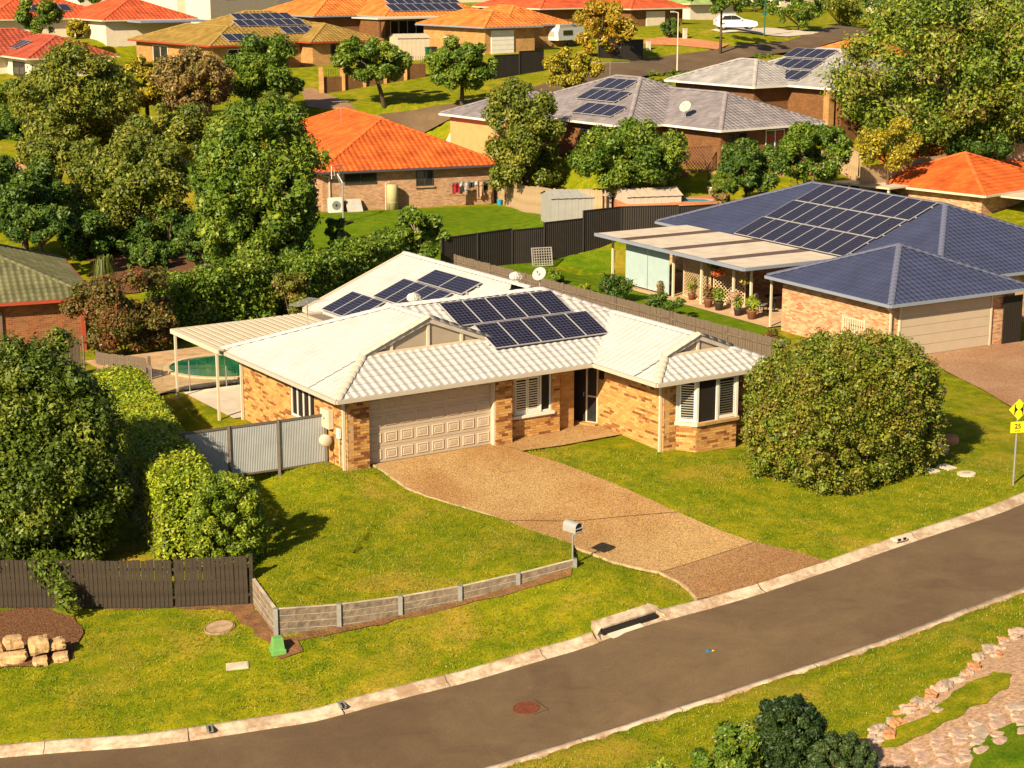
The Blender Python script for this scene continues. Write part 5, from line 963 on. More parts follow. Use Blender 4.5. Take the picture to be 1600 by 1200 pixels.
# foreground shrubs at the bottom edge
shrub('conifer_bush', 'dark rounded conifer bush with soft needles at the bottom edge', (*at_d(1232, 1185, 33.5)[:2], at_d(1232, 1185, 33.5)[2] - .35), (.68, .68, .85), 30000, .07, ((.012,.03,.006), (.025,.05,.01), (.045,.075,.014)), 131, 60, .24, shell=2.2)
shrub('conifer_bush', 'low grey green conifer at the bottom edge right of the tall one', (*at_d(1315, 1192, 32.5)[:2], at_d(1315, 1192, 32.5)[2] - .3), (.7, .6, .4), 16000, .065, ((.025,.05,.012), (.045,.075,.018), (.06,.09,.02)), 132, 40, .3, shell=2.2)
shrub('leafy_shrub', 'broad leafy shrub at the bottom edge below the pink flowers', (*at_d(1128, 1196, 32.6)[:2], at_d(1128, 1196, 32.6)[2] - .3), (.6, .5, .42), 7000, .09, 'mid', 133, 20, .36)
shrub('flowering_plant', 'pink and orange flowering plant at the bottom edge', (*at_d(1158, 1172, 33.2)[:2], at_d(1158, 1172, 33.2)[2] - .3), (.5, .45, .45), 3200, .13, 'mid', 134, 12, .4, flowers=(130, .075, ((.6, .2, .16), (.6, .28, .2), (.62, .2, .03))))
shrub('yellow_shrub', 'bright yellow green clipped shrub at the bottom edge', (*at_d(1036, 1204, 32.6)[:2], at_d(1036, 1204, 32.6)[2] - .3), (.4, .4, .3), 5000, .06, 'bright', 135, 16, .36)
# lawn blades
def lawn_blades():
    g = np.random.default_rng(77); n = 112000; xy = np.c_[g.uniform(-15, 19, n), g.uniform(30, 58, n) ** 1.0]
    t = R(MF[3]); u = (xy[:, 0] - MF[0]) * math.cos(t) + (xy[:, 1] - MF[1]) * math.sin(t); v = -(xy[:, 0] - MF[0]) * math.sin(t) + (xy[:, 1] - MF[1]) * math.cos(t)
    ok = ~((u > -.05) & (v > 0)) & ~((u > 9.9) & (v > -4.1) & (u < 14.1)) & ~((u > 5) & (v > -.1))
    for p in (np.r_[offset_line(KF, -.05), offset_line(KN, .06)[::-1]], np.array(DRV), np.array(PATH), np.array(DRVB), np.array(BARE1), np.array(BARE2), np.array(BARE3)): ok &= ~inpoly(xy, p)
    big = np.array([noise.noise(Vector((a * .5, b * .5, 3))) for a, b in xy]); ok &= g.random(n) < .72 + .5 * np.clip(-big, -.4, .4); xy = xy[ok]; big = big[ok]; n = len(xy)
    up = inpoly(xy, np.array(UPL)); z = np.concatenate([Za(c) for c in np.array_split(xy, 10)]); z[up] = upper(xy[up])
    k = 3; P = np.repeat(np.c_[xy, z], k, 0) + np.c_[g.normal(0, .035, (n * k, 2)), np.zeros(n * k)]; a = g.uniform(0, 6.28, n * k); h = g.uniform(.03, .075, n * k); w = g.uniform(.007, .014, n * k); d = np.c_[np.cos(a), np.sin(a), np.zeros(n * k)]; ln = g.normal(0, .03, (n * k, 2))
    V = np.empty((n * k, 3, 3)); V[:, 0] = P - d * w[:, None]; V[:, 1] = P + d * w[:, None]; V[:, 2] = P + np.c_[ln, h]
    pal = np.array(((.09,.15,.005), (.15,.2,.007), (.23,.24,.012), (.36,.28,.03))); i = np.clip(((np.repeat(big, k) * .8 + .5) * .55 + g.random(n * k) * .45) * 4, 0, 3.99).astype(int)
    tag(npmesh('lawn_grass', V.reshape(-1, 3), np.arange(n * k * 3).reshape(-1, 3), LEAF, None, np.repeat(pal[i] * g.uniform(.7, 1.25, (n * k, 1)), 3, 0)), 'short yellow green grass blades of the front lawn and verges', 'grass', kind='stuff')
def settle(o):
    """tilt a flat thing to the slope it lies on"""
    x, y = o.location[:2]; e = .3; n = Vector((Z(x - e, y) - Z(x + e, y), Z(x, y - e) - Z(x, y + e), 2 * e)).normalized(); q = Vector((0, 0, 1)).rotation_difference(n); o.rotation_mode = 'XYZ'; o.rotation_euler = (q @ o.rotation_euler.to_quaternion()).to_euler(); return o
# ---------------------------------------------------------------- verge and garden objects
BARE1 = gp((-40,958),(60,950),(120,965),(132,1000),(110,1030),(60,1042),(-40,1050)); BARE2 = gp((395,935),(440,1000),(470,996),(470,1020),(440,1030),(405,1000),(360,955),(330,950),(140,950),(140,940),(395,930)); BARE3 = gp((1345,1170),(1440,1100),(1500,1060),(1560,1010),(1620,975),(1640,1230),(1330,1230)); BARE1, BARE2, BARE3 = wob(BARE1, .1), wob(BARE2, .12), wob(BARE3, .1)
drape('mulch_bed', BARE1, MULCH, .03, 'red brown mulch bed behind the sandstone blocks', step=.4); drape('bare_soil', BARE2, DIRT, .022, 'strip of bare red soil below the fence and retaining wall', step=.4)
drape('wall_soil', wob(gp((468,1002),(560,984),(640,966),(720,947),(790,930),(850,914),(893,899),(892,888),(790,914),(640,949),(468,986)), .08, .3), DIRT, .024, 'thin line of bare soil along the foot of the retaining wall', step=.4)
lawn_blades()
drape('leaf_litter', wob([tuple(at_d(*q)[:2]) for q in ((140,440,90),(420,430,92),(430,405,100),(140,405,101))], .5, 1), MULCH, .06, 'reddish leaf litter under the dark trees', step=1.2)
# sandstone retaining blocks
def rock(par_name, label, p, size, m, seed, group, deg=0, cat='rock', rough=.16, parent=None, squash=1.):
    bm = bmesh.new(); bmesh.ops.create_cube(bm, size=2); bmesh.ops.subdivide_edges(bm, edges=bm.edges[:], cuts=3, use_grid_fill=True); o = Vector((seed * 3.1, seed * 1.7, 0))
    for v in bm.verts:
        c = v.co.copy(); sp = c.normalized() * 1.25; c = c.lerp(sp, .35 if squash == 1. else squash); k = 1 + rough * noise.noise(c * 1.3 + o) + rough * .5 * noise.noise(c * 3.1 + o); v.co = Vector((c.x * size[0] / 2 * k, c.y * size[1] / 2 * k, c.z * size[2] / 2 * k))
    me = bpy.data.meshes.new(par_name); bm.to_mesh(me); bm.free(); me.polygons.foreach_set('use_smooth', np.ones(len(me.polygons), bool) if squash > .65 and squash != 1. else np.zeros(len(me.polygons), bool))
    o_ = obj(par_name, me, m, parent); o_.location = p; o_.rotation_euler = (0, 0, R(deg))
    if label: tag(o_, label, cat, group)
    return o_
for i, (px, py, w, h, up, lb) in enumerate(((22, 1035, .72, .34, .0, 'wide lower sandstone block left of the pair at the verge'), (63, 1035, .4, .2, .0, 'small lower sandstone block in the middle of the verge wall'), (95, 1030, .42, .22, .0, 'rightmost lower sandstone block of the verge wall'), (62, 1030, .52, .44, .22, 'tall upper sandstone block with a flat face'), (90, 1024, .45, .26, .24, 'rounded upper sandstone block at the right end'), (22, 1028, .5, .3, .34, 'upper left sandstone block resting on the wide one'), (-12, 1035, .6, .5, .05, 'sandstone block cut by the left picture edge'))):
    b = G(px, py); rock('sandstone_block', lb, (b[0], b[1], b[2] + up + h / 2 - .04), (w * .9, .42, h * .88), ROCK, i + 2, 'sandstone blocks on the left verge', 12 + i * 3, rough=.22)
# concrete sleeper retaining wall
t = thing('retaining_wall', 'low retaining wall of grey concrete sleepers below the front lawn', 'wall', (0, 0, 0))
def wall_bays(A, B, n, endpost=True):
    for k in range(n):
        a = np.array(A) + (np.array(B) - A) * k / n; b = np.array(A) + (np.array(B) - A) * (k + 1) / n; za, zb = Zup(*a) + .06, Zup(*b) + .06; d = (b - a) / np.linalg.norm(b - a)
        for r in range(5):
            lo = min(Z(*a), Z(*b)); zt_ = (za + zb) / 2 - r * .19
            if zt_ < lo - .05: break
            m_ = MB(); pa, pb = a + d * .06, b - d * .06; m_.bar((*pa, za - .095 - r * .19), (*pb, zb - .095 - r * .19), .08, .175); s = m_.build('sleeper', SLEEPER, t)
            MB().bar((*pa, za - .006 - r * .19), (*pb, zb - .006 - r * .19), .086, .012).build('sleeper_edge', CONC, s)
        q = a; MB().box(q[0] - .06, q[1] - .07, Z(*q) - .3, q[0] + .06, q[1] + .07, za + .015).build('post', GALV, t)
    if endpost: q = np.array(B); MB().box(q[0] - .06, q[1] - .07, Z(*q) - .3, q[0] + .06, q[1] + .07, Zup(*q) + .08).build('post', GALV, t)
wall_bays(W0, W1, 1, False); wall_bays(W1, W2, 5)
# paling fences
def paling_fence(label, pts, h, m, step=.1, gap=.012, name='paling_fence', var=.02, railside=1, zf=Z, cap=False, posts=2.4, thick=.018):
    t = thing(name, label, 'fence', (0, 0, 0)); pm_ = MB().box(0, -thick / 2, 0, step - gap, thick / 2, 1).mesh('paling'); pm_.materials.append(m); P = [np.array(p[:2], float) for p in pts]
    for a, b in zip(P, P[1:]):
        L = np.linalg.norm(b - a); d = (b - a) / L; n = int(L / step); ang = math.atan2(d[1], d[0]); nn = np.array([d[1], -d[0]])
        for i in range(n):
            q = a + d * (i * step); z = zf(*q); o = obj('paling', pm_, None, t); o.location = (q[0] + nn[0] * random.uniform(-.004, .004), q[1] + nn[1] * random.uniform(-.004, .004), z - .05); o.rotation_euler = (0, random.uniform(-.006, .006), ang); o.scale = (1, 1, h + .05 + random.uniform(-var, var))
        for hh in (.3, h - .3): MB().bar((*(a - nn * .035 * railside), zf(*a) + hh), (*(b - nn * .035 * railside), zf(*b) + hh), .04, .07).build('rail', m, t)
        k = max(1, int(L / posts))
        for j in range(k + 1): q = a + (b - a) * j / k - nn * .05 * railside; MB().box(q[0] - .05, q[1] - .05, zf(*q) - .3, q[0] + .05, q[1] + .05, zf(*q) + h + .04).build('post', m, t)
    return t
fA = G(394, 945)[:2]; fB = G(277, 950)[:2]; fC = G(0, 950)[:2]; fD = G(-90, 950)[:2]
paling_fence('dark weathered paling fence beside the retaining wall and under the large tree', [fD, fC, fB, fA], 1.42, TIMBD, .125, .014)
def dw(x, y): return np.array([x, y])
wf = [at_z(712, 408, 1.75)[:2], at_z(880, 455, 1.45)[:2], at_z(1050, 502, 1.15)[:2], at_z(1228, 550, .95)[:2]]
zs = [0.05, -.2, -.45, -.62]
def zwf(x, y):
    d = [np.hypot(x - p[0], y - p[1]) for p in wf]; return float(np.interp(x, [p[0] for p in wf], zs))
paling_fence('weathered grey timber paling fence behind the white roofed house', wf, 2.0, TIMB, .13, .01, railside=-1, zf=zwf)
paling_fence('tan paling fence between orange house and mauve house', [at_d(640, 208, 132)[:2], at_d(700, 232, 124)[:2], at_d(790, 280, 114)[:2], at_d(865, 305, 106)[:2], at_d(945, 308, 103)[:2]], 1.7, TIMBT, .2, .012)
paling_fence('grey timber fence left of the clipped hedge running back to the red brick house', [(-9.9, 48.9), (-16.2, 64), (-18, 70)], 1.5, TIMB, .16, .012); paling_fence('brown timber fence panel beside the pool paving', [at_z(150, 560, .2)[:2], at_z(232, 585, .2)[:2]] , 1.3, TIMB, .14, .012); paling_fence('pale timber fence in front of the mossy roofed house', [at_d(0, 560, 70)[:2], at_d(130, 540, 72)[:2]], 1.7, TIMB, .16, .012)
paling_fence('pale timber fence behind the flowering tree', [at_d(1285, 205, 113)[:2], at_d(1345, 225, 110)[:2]], 1.8, TIMBT, .2, .015); paling_fence('dim timber fence under the gum tree', [at_d(1345, 300, 108)[:2], at_d(1480, 300, 112)[:2], at_d(1640, 290, 116)[:2]], 1.6, TIMBT, .22, .015); paling_fence('dark fence behind the trees at left', [at_d(100, 420, 101)[:2], at_d(330, 410, 103)[:2], at_d(430, 405, 104)[:2]], 1.7, TIMBD, .22, .015)
# dark steel sheet fence in steps
def steel_fence(label, pts, h, m, name='steel_fence', panel=2.4, zf=Z, drop=0.):
    t = thing(name, label, 'fence', (0, 0, 0)); P = [np.array(p, float) for p in pts]
    for a, b in zip(P, P[1:]):
        L = np.linalg.norm(b - a); k = max(1, round(L / panel)); d = (b - a) / L; nn = np.array([d[1], -d[0]])
        for j in range(k):
            p, q = a + (b - a) * j / k, a + (b - a) * (j + 1) / k; z = max(zf(*p), zf(*q)); z0 = min(zf(*p), zf(*q)) - .25; l = np.linalg.norm(q - p); V = []; Fc = []; n = int(l / .065); o = 0
            for i in range(n + 1):
                w_ = .016 if i % 2 else -.016; c = p + d * l * i / n + nn * w_; V += [(c[0], c[1], z0), (c[0], c[1], z + h)]
                if i: Fc.append((2 * i - 2, 2 * i, 2 * i + 1, 2 * i - 1))
            me = MB().add(V, Fc).build('sheet_panel', m, t); MB().bar((*p, z + h + .015), (*q, z + h + .015), .06, .05).build('top_rail', m, t); MB().box(p[0] - .04, p[1] - .04, z0, p[0] + .04, p[1] + .04, z + h + .04).build('post', m, t)
    return t
steel_fence('dark brown corrugated steel fence stepping up behind the back lawns', [at_z(690, 428, .1)[:2], at_z(800, 414, 0)[:2], at_z(850, 406, .1)[:2], at_z(970, 388, .2)[:2], at_d(1060, 348, 99.3)[:2], at_d(1125, 335, 100.2)[:2]], 1.85, STEELD)
# grey sheet gates beside the garage
t = thing('side_gate', 'grey corrugated metal gates with taupe posts left of the garage', 'gate', (0, 0, 0)); gpnts = [mw(-.08, 1.35)[:2], mw(-1.75, 1.38)[:2], mw(-3.4, 1.5)[:2], mw(-4.9, 1.55)[:2]]
for p, q in zip(gpnts, gpnts[1:]):
    z = -.1; d = (q - p) / np.linalg.norm(q - p); nn = np.array([-d[1], d[0]]); l = np.linalg.norm(q - p); V = []; Fc = []; n = int(l / .03)
    for i in range(n + 1):
        c = p + d * (.04 + (l - .08) * i / n) + nn * (.006 if i % 2 else -.006); V += [(c[0], c[1], z + .08), (c[0], c[1], z + 1.62)]
        if i: Fc.append((2 * i - 2, 2 * i, 2 * i + 1, 2 * i - 1))
    g_ = MB().add(V, Fc).build('gate_sheet', PANELG, t)
    MB().bar((*p, z + .06), (*q, z + .06), .05, .06).bar((*p, z + 1.65), (*q, z + 1.65), .05, .07).build('gate_frame', POSTG, g_)
for p in gpnts: MB().box(p[0] - .045, p[1] - .045, Z(*p) - .3, p[0] + .045, p[1] + .045, 1.6).build('post', POSTG, t)
# mailbox
b = G(894, 880); b[2] = Zup(*W2) - .02; t = MBX = thing('mailbox', 'silver arched letterbox on a thin post at the end of the retaining wall', 'mailbox', (W2[0] - .06, W2[1] + .12, b[2]), -48); SILV = mat('silver_metal', (.5, .48, .46), .35, .05, 4, metal=.5)
MB().tube([(0, 0, -.3), (0, 0, .72)], .022, 8).build('post', GALV, t); V = []; n = 9
for x in (-.2, .2):
    V += [(x, -.11, .74), *[(x, -.11 * math.cos(math.pi * k / n), .88 + .11 * math.sin(math.pi * k / n)) for k in range(n + 1)], (x, .11, .74)]
m_ = n + 3; MB().add(V, [(i, i + 1, m_ + i + 1, m_ + i) for i in range(m_ - 1)] + [(0, m_, 2 * m_ - 1, m_ - 1), tuple(range(m_ - 1, -1, -1))]).build('body', SILV, t)
MB().add([(x - .03 if x > 0 else x, y, z) for x, y, z in V[m_:]], [tuple(range(m_))]).build('inner_face', BLACK, t); MB().box(.15, -.105, .84, .205, .105, .86).build('newspaper_slot', SILV, t); MB().box(.15, -.1, .745, .2, .1, .78).build('lower_lip', SILV, t); MB().tube([(.0, -.02, .7), (.06, -.02, .66), (.08, .0, .6), (.03, .0, .56)], .008, 5).build('bracket', GALV, t)
MBX.scale = (1.3, 1.3, 1.18)
# green service pillar, lids, manhole
b = G(434, 1018); t = thing('service_pillar', 'squat green electrical service pillar at the corner of the retaining wall', 'service pillar', b, 20); MB().box(-.19, -.19, -.05, .19, .19, .1).build('base', GRN, t, bevel=.012); MB().add([(-.16,-.16,.1),(.16,-.16,.1),(.16,.16,.1),(-.16,.16,.1),(-.13,-.13,.4),(.13,-.13,.4),(.13,.13,.4),(-.13,.13,.4)], [(4,5,6,7),(0,1,5,4),(1,2,6,5),(2,3,7,6),(3,0,4,7)]).build('cover', GRN, t, bevel=.012)
b = G(343, 981); t = thing('inspection_chamber', 'round worn concrete inspection lid in the left verge grass', 'lid', b); MB().lathe([(.42, -.1), (.42, .035), (.36, .045), (.001, .045)], 28).build('slab', mat('worn_lid', (.3, .2, .12), .95, .3, 4, .01, 20), t); MB().lathe([(.37, .046), (.385, .052), (.4, .046)], 28, cap=False).build('rim', DIRT, t); settle(t)
b = G(371, 1042); t = thing('pit_lid', 'rectangular concrete pit lid in the left verge grass', 'lid', b, 8); MB().box(-.29, -.15, -.08, .29, .15, .05).build('frame', CONC, t, bevel=.01); MB().box(-.26, -.12, .051, .26, .12, .06).build('cover', CONC, t); settle(t)
b = G(1510, 741); t = thing('inspection_chamber', 'round pale concrete lid in the grass right of the bush', 'lid', b); MB().lathe([(.3, -.1), (.3, .04), (.001, .05)], 28).build('slab', CONC2, t); MB().lathe([(.12, .05), (.12, .058), (.001, .06)], 20).build('plug', ROCK, t); settle(t)
for px, py, lb in ((1453, 736, 'white flat paving slab leaning at the right end of the bush'), (1479, 731, 'second white flat slab farther right of the bush')): b = G(px, py); t = thing('paving_slab', lb, 'slab', b, 30, 'loose white slabs'); MB().box(-.2, -.28, -.02, .2, .28, .06).build('slab', CONC2, t, bevel=.008)
for px, py, s, m_, lb in ((1470, 708, .4, ROCKW, 'pale boulder in the shade of the bush'), (1484, 694, .45, ROCKO, 'brown boulder in the shade behind the bush'), (1462, 692, .35, ROCKW, 'small pale boulder touching the bush')): b = G(px, py); rock('boulder', lb, (b[0], b[1], b[2] + s * .3), (s * 1.2, s, s * .8), m_, int(px), 'boulders beside the big bush', squash=.7)
b = np.array([*G(822, 1104)[:2], 0]); b[2] = Z(*b[:2]) - .042; t = thing('manhole_cover', 'rusty round manhole cover in the asphalt street', 'manhole cover', b, 30); MB().lathe([(.34, -.05), (.34, .014), (.3, .014), (.3, .0)], 32, cap=False).build('ring', RUST, t); c_ = MB().lathe([(.295, -.03), (.295, .008), (.001, .008)], 32).build('lid', RUST, t)
for i in range(-3, 4):
    for j in range(-3, 4):
        if i * i + j * j < 11: MB().box(i * .08 - .028, j * .08 - .028, .008, i * .08 + .028, j * .08 + .028, .016).build('tread', RUST, c_)
MB().box(-.02, -.42, -.035, .42, -.4, .004).box(.4, -.4, -.035, .42, .3, .004).build('patch_edge', BLACK, t); settle(t)
# drain inlet
def kerb_frame(px, py):
    p = G(px, py)[:2]; i = int(np.argmin(np.linalg.norm(KF - p, axis=1))); d = KF[min(i + 1, len(KF) - 1)] - KF[i - 1]; d /= np.linalg.norm(d); return KF[i], d
p, d = kerb_frame(985, 972); t = thing('storm_drain', 'kerb side storm drain with concrete lintel and dark inlet slot', 'drain', (p[0], p[1], Z(*p)), math.degrees(math.atan2(d[1], d[0])))
d0, d1 = KF[DR0], KF[DR1]; Ld = np.linalg.norm(d1 - d0) / 2 + .02
MB().box(-Ld + .18, -.1, .0, Ld - .18, .3, .07).build('lintel', KERB, t, bevel=.015); MB().box(-Ld + .2, -.22, -.16, Ld - .2, .2, -.012).build('inlet', BLACK, t); MB().box(-Ld, -.46, -.35, Ld, -.1, -.125).build('apron', KERB, t); MB().box(-.75, -.5, -.12, .3, -.225, -.095).build('grate_slab', CONC2, t)
for s_ in (-1, 1): x0, x1 = s_ * (Ld - .18), s_ * Ld; MB().add([(x0, -.12, -.14), (x0, .36, -.14), (x1, .1, -.14), (x1, -.5, -.14), (x0, -.12, .07), (x0, .36, .07), (x1, .1, .035), (x1, -.22, -.03)], [(0, 3, 2, 1), (4, 5, 6, 7), (0, 1, 5, 4), (1, 2, 6, 5), (2, 3, 7, 6), (3, 0, 4, 7)]).build('cheek', KERB, t)
settle(t)
for px, py, lb in ((327, 1141, 'small metal kerb outlet left on the house side kerb'), (533, 1106, 'small metal kerb outlet in the middle of the house side kerb')): p, d = kerb_frame(px, py); t = thing('kerb_outlet', lb, 'drain outlet', (p[0], p[1], Z(*p)), math.degrees(math.atan2(d[1], d[0])), 'kerb outlets'); MB().box(-.08, -.34, -.04, .08, -.06, .045).build('channel', GALV, t); MB().box(-.03, -.345, -.02, .03, -.16, .047).build('slot', BLACK, t)
p, d = kerb_frame(1398, 838); t = thing('kerb_adaptor', 'white twin slot stormwater adaptor set in the right kerb', 'drain outlet', (p[0], p[1], Z(*p)), math.degrees(math.atan2(d[1], d[0]))); MB().box(-.22, -.3, -.03, .22, -.04, .05).build('adaptor', CONC2, t); [MB().box(x, -.305, -.01, x + .12, -.255, .052).build('slot', BLACK, t) for x in (-.17, .05)]
# litter
b = np.array([*G(1104, 1018)[:2], 0]); b[2] = Z(*b[:2]) - .035; t = thing('litter', 'crumpled blue and yellow wrapper on the street', 'litter', b, 20); MB().add([(0,0,0),(.14,.02,.01),(.15,.12,.04),(.02,.1,.02),(.08,.06,.06)], [(0,1,4),(1,2,4),(2,3,4),(3,0,4)]).build('wrapper', mat('blue_plastic', (.02, .14, .3), .4), t); MB().add([(.14,.0,0),(.27,-.04,.01),(.2,.07,.03)], [(0,1,2)]).build('torn_corner', YEL, t)
# warning sign
b = G(1583, 757); t = thing('road_sign', 'yellow diamond narrow road warning sign with 25 speed plate', 'road sign', b, 12)
def text_part(s, size, loc, m, par, name):
    cu = bpy.data.curves.new(name, 'FONT'); cu.body = s; cu.size = size; cu.align_x = 'CENTER'; cu.extrude = .002; cu.offset = .006 if size > .1 else .001; o = bpy.data.objects.new(name, cu); COL.objects.link(o); dg = bpy.context.evaluated_depsgraph_get(); me = bpy.data.meshes.new_from_object(o.evaluated_get(dg)); bpy.data.objects.remove(o)
    k = obj(name, me, m, par); k.rotation_euler = (R(90), 0, 0); k.location = loc; return k
MB().tube([(0, 0, -.4), (0, 0, 2.75)], .035, 10).build('pole', GALV, t)
def plate(poly, y0, y1, name, m): return MB().add([(x, y0, z) for x, z in poly] + [(x, y1, z) for x, z in poly], [tuple(range(len(poly))), tuple(range(2 * len(poly) - 1, len(poly) - 1, -1))] + [(i, len(poly) + i, len(poly) + (i + 1) % len(poly), (i + 1) % len(poly)) for i in range(len(poly))]).build(name, m, t)
cz = 2.48; plate([(0, cz - .34), (.34, cz), (0, cz + .34), (-.34, cz)], -.052, -.04, 'diamond_plate', YEL); plate([(-.245, 1.72), (.245, 1.72), (.245, 2.08), (-.245, 2.08)], -.052, -.04, 'speed_plate', YEL)
for s in (-1, 1): plate([(s * .155, cz - .17), (s * .125, cz - .17), (s * .115, cz - .08), (s * .035, cz), (s * .115, cz + .08), (s * .125, cz + .17), (s * .155, cz + .17)][::s], -.058, -.053, 'symbol', BLACK)
text_part('25', .22, (0, -.053, 1.86), BLACK, t, 'numerals'); text_part('km/h', .09, (0, -.053, 1.755), BLACK, t, 'unit_text')
PINKS = mat('pink_stone', (.4, .26, .19), .9, .25, 4, .02, 9)
# edging stones and stepping stones at the lower right
g = random.Random(5)
edge = [(1340, 1172), (1349, 1160), (1362, 1152), (1376, 1140), (1392, 1128), (1404, 1115), (1420, 1112), (1432, 1100), (1440, 1106), (1455, 1090), (1470, 1078), (1490, 1066), (1505, 1055), (1522, 1045), (1532, 1030), (1545, 1018), (1562, 1016), (1566, 1000), (1590, 990), (1460, 1104), (1380, 1150)]
edge += [(a + g.uniform(-7, 12), b + g.uniform(-3, 9)) for a, b in edge[::1]]
for i, (px, py) in enumerate(edge): b = G(px, py); s = g.uniform(.13, .3); rock('edging_stone', 'rounded pale or reddish edging stone along the lower right garden bed', (b[0], b[1], b[2] + s * .1), (s * g.uniform(1.1, 1.6), s, s * .75), (ROCKW, ROCKO, PINKS, ROCKW)[i % 4], i + 40, 'edging stones of the lower right bed', g.uniform(0, 90), 'stone', .4, squash=.5)
k = 0
drape('garden_bed', BARE3, mat('pebbly_soil', (.36, .22, .13), 1, .35, 9, .03, 18), .025, 'pale pebbly soil bed at the lower right', step=.4)
drape('bed_grass', wob(gp((1395,1168),(1440,1148),(1500,1122),(1550,1098),(1580,1060),(1545,1052),(1500,1075),(1462,1108),(1410,1138),(1372,1168)), .14, .2), LAWN, .045, 'patch of thin grass inside the stone bed', step=.3); drape('corner_lawn', wob(gp((1510,1195),(1530,1160),(1580,1135),(1650,1120),(1650,1240),(1500,1240)), .1, .2), LAWN2, .06, 'smooth green lawn corner at the lower right', step=.3)
for r in range(7):
    for c in range(9):
        px = 1375 + c * 30 + r * 4 + g.uniform(-5, 5); py = 1198 - c * 13.5 + r * 11 + g.uniform(-4, 4)
        if r > 4 and c > 3: continue
        if px > 1640 or py > 1245: continue
        b = G(px, py); s = g.uniform(.2, .36); rock('paving_stone', 'flat pale stone of the lower right stepping stone path', (b[0], b[1], b[2] + .025), (s * 1.25, s, .1), (ROCKW, PINKS, PINKS)[g.randrange(3)], 90 + k, 'stones of the lower right path', g.uniform(0, 180), 'stone', .28, squash=.45); k += 1
# ---------------------------------------------------------------- back yards
t = thing('air_conditioner', 'white air conditioning unit against the orange house wall', 'air conditioner', ow(1.15, .05), 22); MB().box(-.45, -.2, 0, .45, .18, .95).build('casing', WHITE, t, bevel=.015); mb = MB().lathe([(.28, 0), (.28, .02), (.001, .02)], 20); mb.v = [(a, -.201 - c, b + .5) for a, b, c in mb.v]; f_ = mb.build('fan_grille', GALV, t); mb = MB().lathe([(.07, .02), (.07, .04), (.001, .04)], 12); mb.v = [(a, -.201 - c, b + .5) for a, b, c in mb.v]; mb.build('hub', BLACK, f_)
t = thing('leaning_board', 'pale board leaning on the wall right of the air conditioner', 'board', ow(2.35, .0), 22); MB().add([(-.5, -.35, -.05), (.5, -.35, -.05), (.5, .3, .78), (-.5, .3, .78), (-.5, -.31, -.05), (.5, -.31, -.05), (.5, .34, .78), (-.5, .34, .78)], [(0, 1, 2, 3), (7, 6, 5, 4), (0, 4, 5, 1), (1, 5, 6, 2), (2, 6, 7, 3), (3, 7, 4, 0)]).build('board', mat('grey_board', (.36, .33, .29), .8), t); MB().box(-.45, .1, 0, -.38, .3, .5).build('support', TIMB, t)
t = thing('water_tank', 'slim olive water tank on the orange house wall', 'water tank', ow(4.85, .0), 22); TANKM = mat('tank_olive', (.38, .33, .16), .6, .05, 2); MB().lathe([(.36, 0), (.36, 1.55), (.3, 1.62), (.001, 1.62)], 20).build('tank', TANKM, t, True); MB().lathe([(.365, .5), (.375, .52), (.365, .54)], 20, cap=False).build('rib', TANKM, t); MB().tube([(-.4, .1, 0), (-.4, .1, 1.7), (-.1, .2, 1.75)], .04, 6).build('inlet_pipe', CREAM, t)
t = thing('clothesline', 'folding wall clothesline on the orange house', 'clothesline', ow(8.6, .35), 22); MB().tube([(0, 0, 1.55), (0, -1.1, 1.6), (2.7, -1.1, 1.6), (2.7, 0, 1.55)], .02, 6).build('frame', GALV, t); [MB().tube([(0, -y, 1.6), (2.7, -y, 1.6)], .006, 4).build('line', GALV, t) for y in (.2, .5, .8)]; [MB().tube([(x, -.05, .9), (x, -.8, 1.58)], .015, 5).build('brace', GALV, t) for x in (0, 2.7)]
rg_ = random.Random(9)
for i, (x, w, h, c, nm, lb) in enumerate(((.1, .5, .75, (.25, .012, .02), 'shirt', 'dark red shirt hanging at the left of the clothesline'), (.65, .55, .8, (.3, .28, .27), 'blouse', 'black and white garment on the clothesline'), (1.2, .4, .45, (.03, .03, .035), 'shorts', 'dark shorts hanging on the clothesline'), (1.5, .5, .3, (.5, .45, .42), 'towel', 'small white cloth on the clothesline'), (1.75, .5, 1.1, (.36, .22, .14), 'towel', 'long tan towel hanging on the clothesline'), (2.25, .4, .7, (.015, .014, .014), 'trousers', 'black trousers at the right end of the clothesline'))):
    c0 = ow(8.6 + x, .35 - (.5 if i % 2 else .8)); t = thing(nm, lb, 'clothes', (c0[0], c0[1], ow(8.6, 0)[2]), 22, 'washing on the line'); n = 8; V = []
    for k in range(n + 1):
        a = k / n; V += [(a * w, .05 * math.sin(a * 9 + i), 1.6), (a * w * .9 + .02, .09 * math.sin(a * 11 + i), 1.6 - h * (.92 + .08 * math.sin(a * 7)))]
    MB().add(V, [(2 * k, 2 * k + 1, 2 * k + 3, 2 * k + 2) for k in range(n)]).build('cloth', mat('cloth_%d' % i, c, .9, .5 if i == 1 else .15, 9), t); [MB().box(a - .01, -.015, 1.57, a + .01, .015, 1.64).build('peg', TIMBT, t) for a in (.06, w - .06)]
t = thing('bucket', 'small blue bucket at the right end of the orange house wall', 'bucket', ow(11.95, -.35), 0); MB().lathe([(.13, 0), (.18, .34), (.165, .34), (.12, .03), (.001, .03)], 16).build('pail', mat('blue_bucket', (.02, .25, .4), .5), t); MB().tube([(-.18, 0, .32), (-.1, 0, .42), (.1, 0, .42), (.18, 0, .32)], .008, 5).build('handle', GALV, t)
